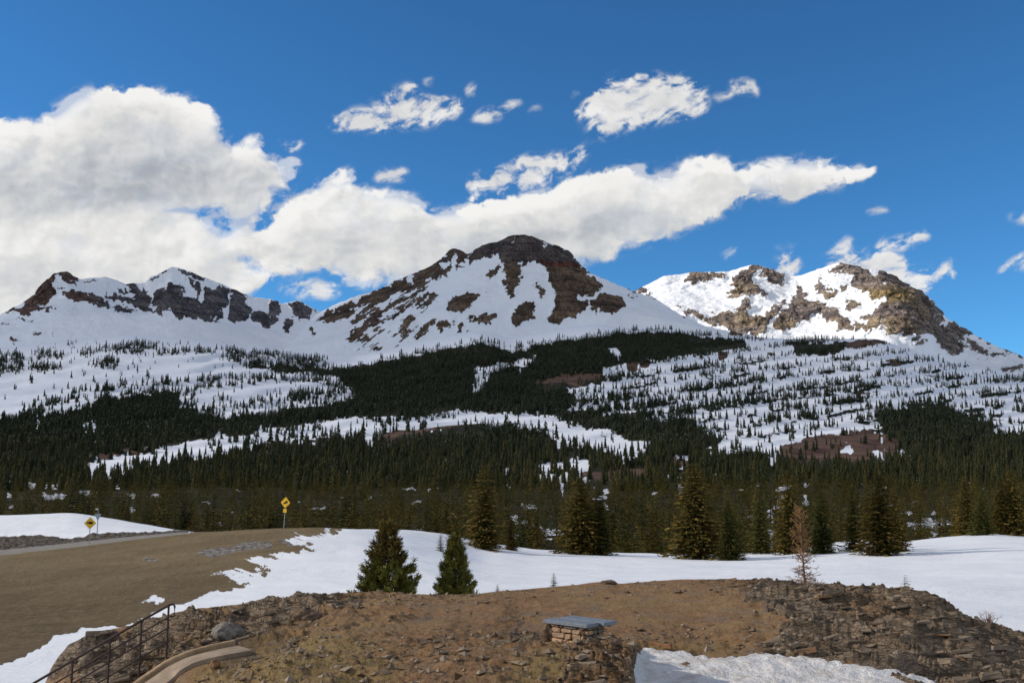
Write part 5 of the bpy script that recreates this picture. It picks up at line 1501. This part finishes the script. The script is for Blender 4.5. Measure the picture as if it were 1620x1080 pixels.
o = mesh_np('forest', V, Fm, M_LEAF, colattr={'tint': C})
tag(o, 'dark conifer forest massed over the hillside and its benches below the peaks', 'forest', kind='stuff')

# ------------------------------------------------------------------ built things
def box(cx, cy, cz, sx, sy, sz, bev=0.0, jit=0.0, r=None):
    """box with chamfered vertical and top edges"""
    b = min(bev, sx * 0.45, sy * 0.45, sz * 0.45)
    hx, hy, hz = sx / 2, sy / 2, sz / 2
    rings = [(-hz, b), (-hz + b, 0), (hz - b, 0), (hz, b)] if b > 0 else [(-hz, 0), (hz, 0)]
    V = []
    for z, ins in rings:
        x, y = hx - ins, hy - ins
        c = b if b > 0 else 0
        if b > 0:
            V += [(-x + c, -y, z), (x - c, -y, z), (x, -y + c, z), (x, y - c, z), (x - c, y, z), (-x + c, y, z), (-x, y - c, z), (-x, -y + c, z)]
        else:
            V += [(-x, -y, z), (x, -y, z), (x, y, z), (-x, y, z)]
    n = 8 if b > 0 else 4
    V = np.array(V, float)
    if jit and r is not None: V += r.normal(size=V.shape) * jit
    V += (cx, cy, cz)
    f = [(k * n + i, k * n + (i + 1) % n, (k + 1) * n + (i + 1) % n, (k + 1) * n + i) for k in range(len(rings) - 1) for i in range(n)]
    m_ = (len(rings) - 1) * n
    if n == 4:
        f += [(3, 2, 1, 0), (m_, m_ + 1, m_ + 2, m_ + 3)]
    else:
        for s_, fl in ((0, True), (m_, False)):
            qd = [(s_, s_ + 1, s_ + 4, s_ + 5), (s_ + 1, s_ + 2, s_ + 3, s_ + 4), (s_ + 5, s_ + 6, s_ + 7, s_)]
            f += [t[::-1] for t in qd] if fl else qd
    return V, np.array(f)

# stone plinth with blue-grey boards
FL, FR, RB, LB = P(864, 979, 17.3), P(934, 988, 16.65), P(969, 981, 17.15), P(893, 972, 17.9)
zc_ = float((FL[2] + FR[2] + RB[2] + LB[2]) / 4)
ctr = (FL + FR + RB + LB) / 4
ang = math.atan2(FR[1] - FL[1], FR[0] - FL[0])
gz = float(GK.at_D(915, ctr[1])[2])
plinth = tag(empty('plinth', (float(ctr[0]), float(ctr[1]), gz - 0.05), ang), 'low stone masonry plinth topped by blue-grey boards on the knoll', 'plinth')
top = zc_ - (gz - 0.05)
Lx = float(np.hypot(*(FR - FL)[:2])); Ly = float(np.hypot(*(LB - FL)[:2]))
for sx_, yc, xo, dz_ in ((Lx, -Ly * 0.25, -0.02, 0.0), (Lx * 1.02, Ly * 0.26, 0.07, 0.006)):
    V, f = box(xo, yc, top - 0.032 + dz_, sx_, Ly * 0.49, 0.062, 0.008)
    mesh_np('board', V, f, M_SLAB, plinth)
rr_ = np.random.default_rng(3)
parts, cols_ = [], []
bx, by = Lx * 0.36, Ly * 0.36
zlev = -0.25
core_top = top - 0.066
V, f = box(0, 0, (core_top - 0.3) / 2, bx * 2 - 0.05, by * 2 - 0.05, core_top + 0.3); parts.append((V, f)); cols_.append((0.035, 0.025, 0.02))
ZZ = 0
while zlev < core_top - 0.02:
    hh = min(rr_.uniform(0.065, 0.11), core_top - zlev - 0.003)
    for side in range(4):
        ln = 2 * bx if side % 2 == 0 else 2 * by
        s0 = -ln / 2
        while s0 < ln / 2 - 0.02:
            w = min(rr_.uniform(0.09, 0.33), ln / 2 - s0)
            dpt = 0.09 + rr_.uniform(0, 0.03)
            o_ = (by if side % 2 == 0 else bx) + rr_.uniform(-0.012, 0.012)
            V, f = box(0, 0, 0, w - rr_.uniform(0.010, 0.026), dpt, hh - rr_.uniform(0.008, 0.026), 0.016, 0.007, rr_)
            u0 = s0 + w / 2
            if side == 0: V = V + (u0, -o_, 0)
            elif side == 2: V = V + (u0, o_, 0)
            else:
                V = V[:, [1, 0, 2]] * (1, 1, 1) + ((o_ if side == 1 else -o_), u0, 0); f = f[:, ::-1]
            V = V + (0, 0, zlev + hh / 2)
            parts.append((V, f)); t = rr_.random()
            cols_.append(np.array((0.55, 0.34, 0.21)) * (1 - t) + np.array((0.36, 0.25, 0.17)) * t if rr_.random() > 0.2 else np.array((0.22, 0.18, 0.15)))
            s0 += w
    zlev += hh
V, f = join(parts)
C = np.concatenate([np.tile([*c, 1.0], (len(v), 1)) for c, (v, _) in zip(cols_, parts)])
mesh_np('stone_base', V, f, M_STONE, plinth, colattr={'tint': C})

# railing beside the path
DR = 21.6
posts = [(267, 957, 1033), (224, 981, 1058), (174, 1010, 1092), (115, 1044, 1128), (48, 1083, 1170)]
rail = tag(empty('handrail', tuple(float(v) for v in P(267, 1033, DR))), 'brown steel four-rail handrail running down beside the footpath', 'handrail')
o0 = P(267, 1033, DR)
Dp = [21.6, 21.3, 21.0, 20.7, 20.4]
tops = np.array([P(a, b, d) for (a, b, c), d in zip(posts, Dp)]) - o0
bots = tops - [0, 0, 1.12]
for t_, b_ in zip(tops, bots):
    V, f = tube(np.array([b_, t_]), np.array([0.024, 0.024]), 8)
    mesh_np('post', V, f, M_RAIL, rail, smooth=True)
ends = tops[-1] + (tops[-1] - tops[-2]) * 1.0
for k, dz_ in enumerate((0.0, 0.25, 0.47, 0.76)):
    path = np.concatenate([tops, [ends]]) - [0, 0, dz_]
    path = np.concatenate([path[:1] + (path[:1] - path[1:2]) * 0.06, path])
    V, f = tube(path, np.full(len(path), 0.027 if k == 0 else 0.018), 8)
    mesh_np('rail', V, f, M_RAIL, rail, smooth=True)
# end return of the handrail
e = tops[0] + (tops[0] - tops[1]) * 0.06
pth = np.array([e, e + [0.05, 0.05, 0.0], e + [0.07, 0.08, -0.05], e + [0.07, 0.08, -0.25], e + [0.02, 0.02, -0.25]])
V, f = tube(pth, np.full(5, 0.022), 8); mesh_np('end_loop', V, f, M_RAIL, rail, smooth=True)

# footpath with kerb
n = len(PO)
def ribbon(secs):
    S = np.array(secs)        # (k, n, 3)
    k = S.shape[0]; V = S.reshape(-1, 3); I = np.arange(k * n).reshape(k, n)
    f = np.stack([I[:-1, :-1], I[:-1, 1:], I[1:, 1:], I[1:, :-1]], -1).reshape(-1, 4)
    return V, f
up = np.array([0, 0, 1.0])
V, f = ribbon([PO + nor * 0.135 - up * 0.2, PO + nor * 0.135 - up * 0.0, PO + nor * 0.6 + up * 0.015, PI_ + up * 0, PI_ - up * 0.2])
tag(mesh_np('footpath', V, f, M_CONC, smooth=False), 'tan concrete footpath curving down past the handrail', 'footpath', kind='structure')
wob = (fbm(np.arange(n) / 3.0, np.zeros(n), o=3) * 0.015)[:, None] * up
V, f = ribbon([PO - nor * 0.02 - up * 0.2, PO - nor * 0.02 + up * 0.08 + wob, PO + up * 0.10 + wob, PO + nor * 0.11 + up * 0.10 + wob, PO + nor * 0.13 + up * 0.08 + wob, PO + nor * 0.13 - up * 0.2])
tag(mesh_np('kerb', V, f, M_KERB), 'raised concrete kerb along the outer edge of the footpath', 'kerb')

# timber edging behind the plinth
te = tag(empty('timber_edging', tuple(float(v) for v in GK.at_D(1020, 20.6))), 'two weathered planks edging the bare soil right of the plinth', 'edging')
eo = GK.at_D(1020, 20.6)
for (a, b), (c, d) in (((1008, 20.7), (1062, 20.2)), ((1018, 18.9), (1048, 20.0))):
    p0, p1 = GK.at_D(a, b), GK.at_D(c, d)
    L = np.linalg.norm(p1 - p0)
    V, f = box(0, 0, 0, L, 0.06, 0.09, 0.006)
    an = math.atan2(p1[1] - p0[1], p1[0] - p0[0])
    R_ = np.array([[math.cos(an), -math.sin(an), 0], [math.sin(an), math.cos(an), 0], [0, 0, 1]])
    V = V @ R_.T + (p0 + p1) / 2 - eo + [0, 0, 0.02]
    V[:, 2] += 0
    mesh_np('plank', V, f, M_TIMB, te)

# boulders
def boulder(name, px, py, wpx, hpx, mat, label, seed, D=None, sink=0.3, dep=0.8):
    p = GK.at_D(px, D) if D else GK.hit(px, py)
    r = np.random.default_rng(seed)
    nu, nv = 40, 24
    th, ph_ = np.meshgrid(np.linspace(0, 2 * math.pi, nu, endpoint=False), np.linspace(0.02, math.pi - 0.02, nv))
    d = np.stack([np.cos(th) * np.sin(ph_), np.sin(th) * np.sin(ph_), np.cos(ph_)], -1)
    R0 = 1 + 0.45 * fbm(d[..., 0] * 1.3 + seed, d[..., 1] * 1.3, d[..., 2] * 1.3, o=2) + 0.20 * fbm(d[..., 0] * 4, d[..., 1] * 4 + seed, d[..., 2] * 4, o=4, ridged=True)
    w = wpx / F * p[1] / 2; h = hpx / F * p[1]
    V = d * R0[..., None] * (w, w * dep, h * 0.8)
    V[..., 2] = np.maximum(V[..., 2], -h * 0.6)
    I = np.arange(nu * nv).reshape(nv, nu)
    f = np.stack([I[:-1], np.roll(I, -1, 1)[:-1], np.roll(I, -1, 1)[1:], I[1:]], -1).reshape(-1, 4)[:, ::-1]
    o = mesh_np(name, V.reshape(-1, 3), f, mat, smooth=True)
    o.location = (float(p[0]), float(p[1]), float(p[2]) + h * sink)
    o.rotation_euler = (0, 0, 0)
    tag(o, label, 'boulder')
boulder('boulder', 358, 1006, 46, 17, M_BOULD, 'rounded grey boulder lying above the footpath near the end of the handrail', 3, sink=0.25)
boulder('boulder', 870, 1013, 26, 22, M_BROWNROCK, 'small dark brown boulder against the left foot of the plinth', 8, sink=0.2)
boulder('boulder', 483, 978, 46, 14, M_BROWNROCK, 'flat brown rock slab low on the knoll left of centre', 12, sink=0.1)
boulder('boulder', 962, 922, 22, 5, M_BROWNROCK, 'low rock hump standing on the skyline of the knoll', 15, sink=0.1)
boulder('boulder', 972, 1017, 20, 8, M_BROWNROCK, 'small brown rock at the right foot of the plinth', 18, sink=0.1)
boulder('boulder', 340, 1054, 14, 9, M_TIMB, 'small orange rock at the inner edge of the footpath', 19, sink=0.3)

# loose stones and dry grass on the knoll
def scatter_points(n, xr, yr, seed):
    r = np.random.default_rng(seed)
    out = []
    kx, ky = proj(GK.p)
    R_, C_ = GK.PX.shape
    while len(out) < n:
        c = r.integers(10, C_ - 10); k = r.integers(5, R_ - 30)
        if xr[0] < kx[k, c] < xr[1] and yr[0] < ky[k, c] < yr[1] and dist[k, c] > 1.0:
            out.append((GK.p[k, c], kx[k, c], ky[k, c]))
    return out, r
sc, r = scatter_points(5200, (200, 1640), (918, 1100), 77)
parts, cc = [], []
oct_ = np.array([(1,0,0),(-1,0,0),(0,1,0),(0,-1,0),(0,0,1),(0,0,-1)], float)
octf = np.array([(0,2,4),(2,1,4),(1,3,4),(3,0,4),(2,0,5),(1,2,5),(3,1,5),(0,3,5)])
for p, a, b in sc:
    if 1000 < a < 1480 and b > 1040: continue
    if 640 < a < 1190 and b < 995 and r.random() < 0.6: continue
    s = 0.012 + 0.075 * r.random() ** 5
    V = oct_ * (s * r.uniform(0.7, 1.6, 3) * (1, 1, 0.6)) + r.normal(size=(6, 3)) * s * 0.25
    V = V + p + (0, 0, s * 0.2)
    parts.append((V, octf)); t = r.random()
    cc.append(np.array((0.10, 0.065, 0.04)) * (1 - t) + np.array((0.30, 0.24, 0.18)) * t)
V, f = join(parts)
C = np.concatenate([np.tile([*c, 1.0], (6, 1)) for c in cc])
tag(mesh_np('gravel', V, f, M_DRYG, colattr={'tint': C}), 'loose stones littering the soil of the knoll', 'gravel', kind='stuff')
# broken slabs lying along the bedding of the outcrops
sc, r = scatter_points(9000, (90, 1640), (915, 1125), 79)
parts, cc = [], []
for p, a, b in sc:
    w_rock = float(samp(KROCK, a, min(b, 1150)))
    if w_rock < 0.3 and r.random() > 0.03: continue
    if 0.3 <= w_rock < 0.8 and r.random() > 0.30: continue
    if w_rock >= 0.8 and r.random() > (0.30 if a < 1010 else 0.42): continue
    if 845 < a < 1000 and b < 1034: continue
    if 990 < a < 1480 and b > 1034: continue
    big = r.random() ** 2.2
    L_ = (0.08 + 0.26 * big) * (1.0 if w_rock > 0.8 else 0.5)
    V, f = box(0, 0, 0, L_ * r.uniform(0.8, 1.6), L_ * r.uniform(0.5, 0.9), L_ * r.uniform(0.16, 0.42), L_ * 0.05, L_ * 0.045, r)
    t1, t2, t3 = 0.12 + r.normal() * 0.07, -0.16 + r.normal() * 0.08, r.normal() * 0.32
    V = V @ np.array([[1, 0, 0], [0, math.cos(t2), math.sin(t2)], [0, -math.sin(t2), math.cos(t2)]])
    V = V @ np.array([[math.cos(t1), 0, math.sin(t1)], [0, 1, 0], [-math.sin(t1), 0, math.cos(t1)]])
    V = V @ np.array([[math.cos(t3), math.sin(t3), 0], [-math.sin(t3), math.cos(t3), 0], [0, 0, 1]])
    parts.append((V + p - (0, 0, L_ * 0.075), f))
    t = r.random()
    c = np.array((0.14, 0.105, 0.078)) * (1 - t) + np.array((0.29, 0.225, 0.165)) * t
    if r.random() < 0.07: c = np.array((0.26, 0.155, 0.085))
    cc.append((c, len(V)))
V, f = join(parts)
C = np.concatenate([np.tile([*c, 1.0], (k, 1)) for c, k in cc])
tag(mesh_np('rubble', V, f, M_STONE, colattr={'tint': C}), 'broken rock slabs weathering out of the knoll outcrops', 'rubble', kind='stuff')
sc, r = scatter_points(5200, (180, 1640), (922, 1110), 78)
V, C = [], []
for p, a, b in sc:
    if 1000 < a < 1480 and b > 1036: continue
    mo = float(samp(MOSS, a, min(b, 1150)))
    if mo < 0.3 and r.random() < 0.55: continue
    s = r.uniform(0.03, 0.085) * (1.25 if mo > 0.3 else 0.8)
    tone = r.random()
    col = np.array((0.11, 0.075, 0.035)) * (1 - tone) + np.array((0.27, 0.20, 0.085)) * tone
    for k in range(9):
        az = r.uniform(0, 6.28); ln = s * r.uniform(0.6, 1.2); le = r.uniform(0.2, 1.1)
        d = np.array([math.cos(az), math.sin(az), 0]); w = np.array([-d[1], d[0], 0]) * 0.003
        b0 = p + d * s * 0.25 * r.random() - (0, 0, 0.01)
        V += [b0 - w, b0 + w, b0 + d * ln * le + (0, 0, ln)]
        C += [col * 0.8, col * 0.8, col * 1.15]
V = np.array(V); C = np.concatenate([np.array(C), np.ones((len(C), 1))], 1)
tag(mesh_np('grass', V, np.arange(len(V)).reshape(-1, 3), M_DRYG, colattr={'tint': C}), 'short dry grass tufts scattered over the knoll', 'grass', kind='stuff')

# road signs
def plate(pts, y0, th):
    """flat plate in XZ with thickness along Y"""
    n = len(pts)
    V = np.array([(a, y0, b) for a, b in pts] + [(a, y0 + th, b) for a, b in pts])
    return V, n
def poly_obj(name, pts, y0, th, mat, parent):
    V, n = plate(pts, y0, th)
    me = bpy.data.meshes.new(name)
    fs = [tuple(range(n)), tuple(range(2 * n - 1, n - 1, -1))] + [(i, n + i, n + (i + 1) % n, (i + 1) % n) for i in range(n)]
    me.from_pydata([tuple(v) for v in V], [], fs); me.materials.append(mat)
    o = bpy.data.objects.new(name, me); COL.objects.link(o); o.parent = parent
    return o
def diamond(s, c, r=0.06):
    out = []
    for k in range(4):
        a = math.pi / 2 * k - math.pi / 2
        cx, cz = math.cos(a) * (s - r * 1.2), math.sin(a) * (s - r * 1.2)
        for j in (-1, 0, 1):
            out.append((cx + r * math.cos(a + j * math.pi / 4), c + cz + r * math.sin(a + j * math.pi / 4)))
    return out
def sign(px, pyb, label, kind, pyt, dmin=90):
    p = GN.hit(px, pyb, dmin)
    root = tag(empty('road_sign', tuple(float(v) for v in p)), label, 'road sign')
    H = (pyb - pyt) / F * p[1]
    V, f = box(0, 0, H / 2 - 0.1, 0.075, 0.05, H + 0.2, 0.008)
    mesh_np('post', V, f, M_GALV, root)
    return root, H
r1, H = sign(141, 859, 'yellow diamond warning sign with a black vehicle symbol, standing beside the left stretch of road', 0, 819)
s_ = 0.62
cz = H - s_
poly_obj('sign_face', diamond(s_, cz), -0.045, 0.012, M_YEL, r1)
poly_obj('symbol', [(-0.40, cz + 0.04), (-0.30, cz - 0.03), (-0.12, cz - 0.03), (-0.12, cz - 0.10), (0.27, cz - 0.10), (0.27, cz + 0.14), (0.04, cz + 0.14), (0.0, cz + 0.2), (-0.06, cz + 0.2), (-0.08, cz + 0.12), (-0.28, cz + 0.12)], -0.052, 0.005, M_BLK, r1)
r1.rotation_euler = (0, 0, 0.06)
r2, H = sign(153, 852, 'grey back of a triangular sign on a post, behind the left yellow diamond', 0, 806, 113)
poly_obj('sign_back', [(-0.40, H - 0.55), (0.40, H - 0.55), (0.05, H - 1.25), (-0.05, H - 1.25)], -0.045, 0.012, M_ALU, r2)
poly_obj('marker', [(-0.32, H - 0.12), (-0.05, H - 0.12), (-0.05, H + 0.05), (-0.32, H + 0.05)], -0.045, 0.012, M_WHITE, r2)
r3, H = sign(449, 834, 'yellow diamond sign above a small yellow plaque, on the crest of the grass bank', 0, 786)
s_ = 0.55
cz = H - s_
r3.rotation_euler = (0, 0.05, -0.35)
poly_obj('sign_face', diamond(s_, cz), -0.045, 0.012, M_YEL, r3)
poly_obj('symbol', [(-0.22, cz - 0.16), (0.24, cz - 0.02), (0.24, cz + 0.2), (0.02, cz + 0.16), (-0.06, cz + 0.04), (-0.22, cz + 0.02)], -0.052, 0.005, M_BLK, r3)
poly_obj('plaque', [(-0.20, cz - 0.98), (0.20, cz - 0.98), (0.20, cz - 0.62), (-0.20, cz - 0.62)], -0.045, 0.012, M_YEL, r3)

scene.render.engine = 'CYCLES'
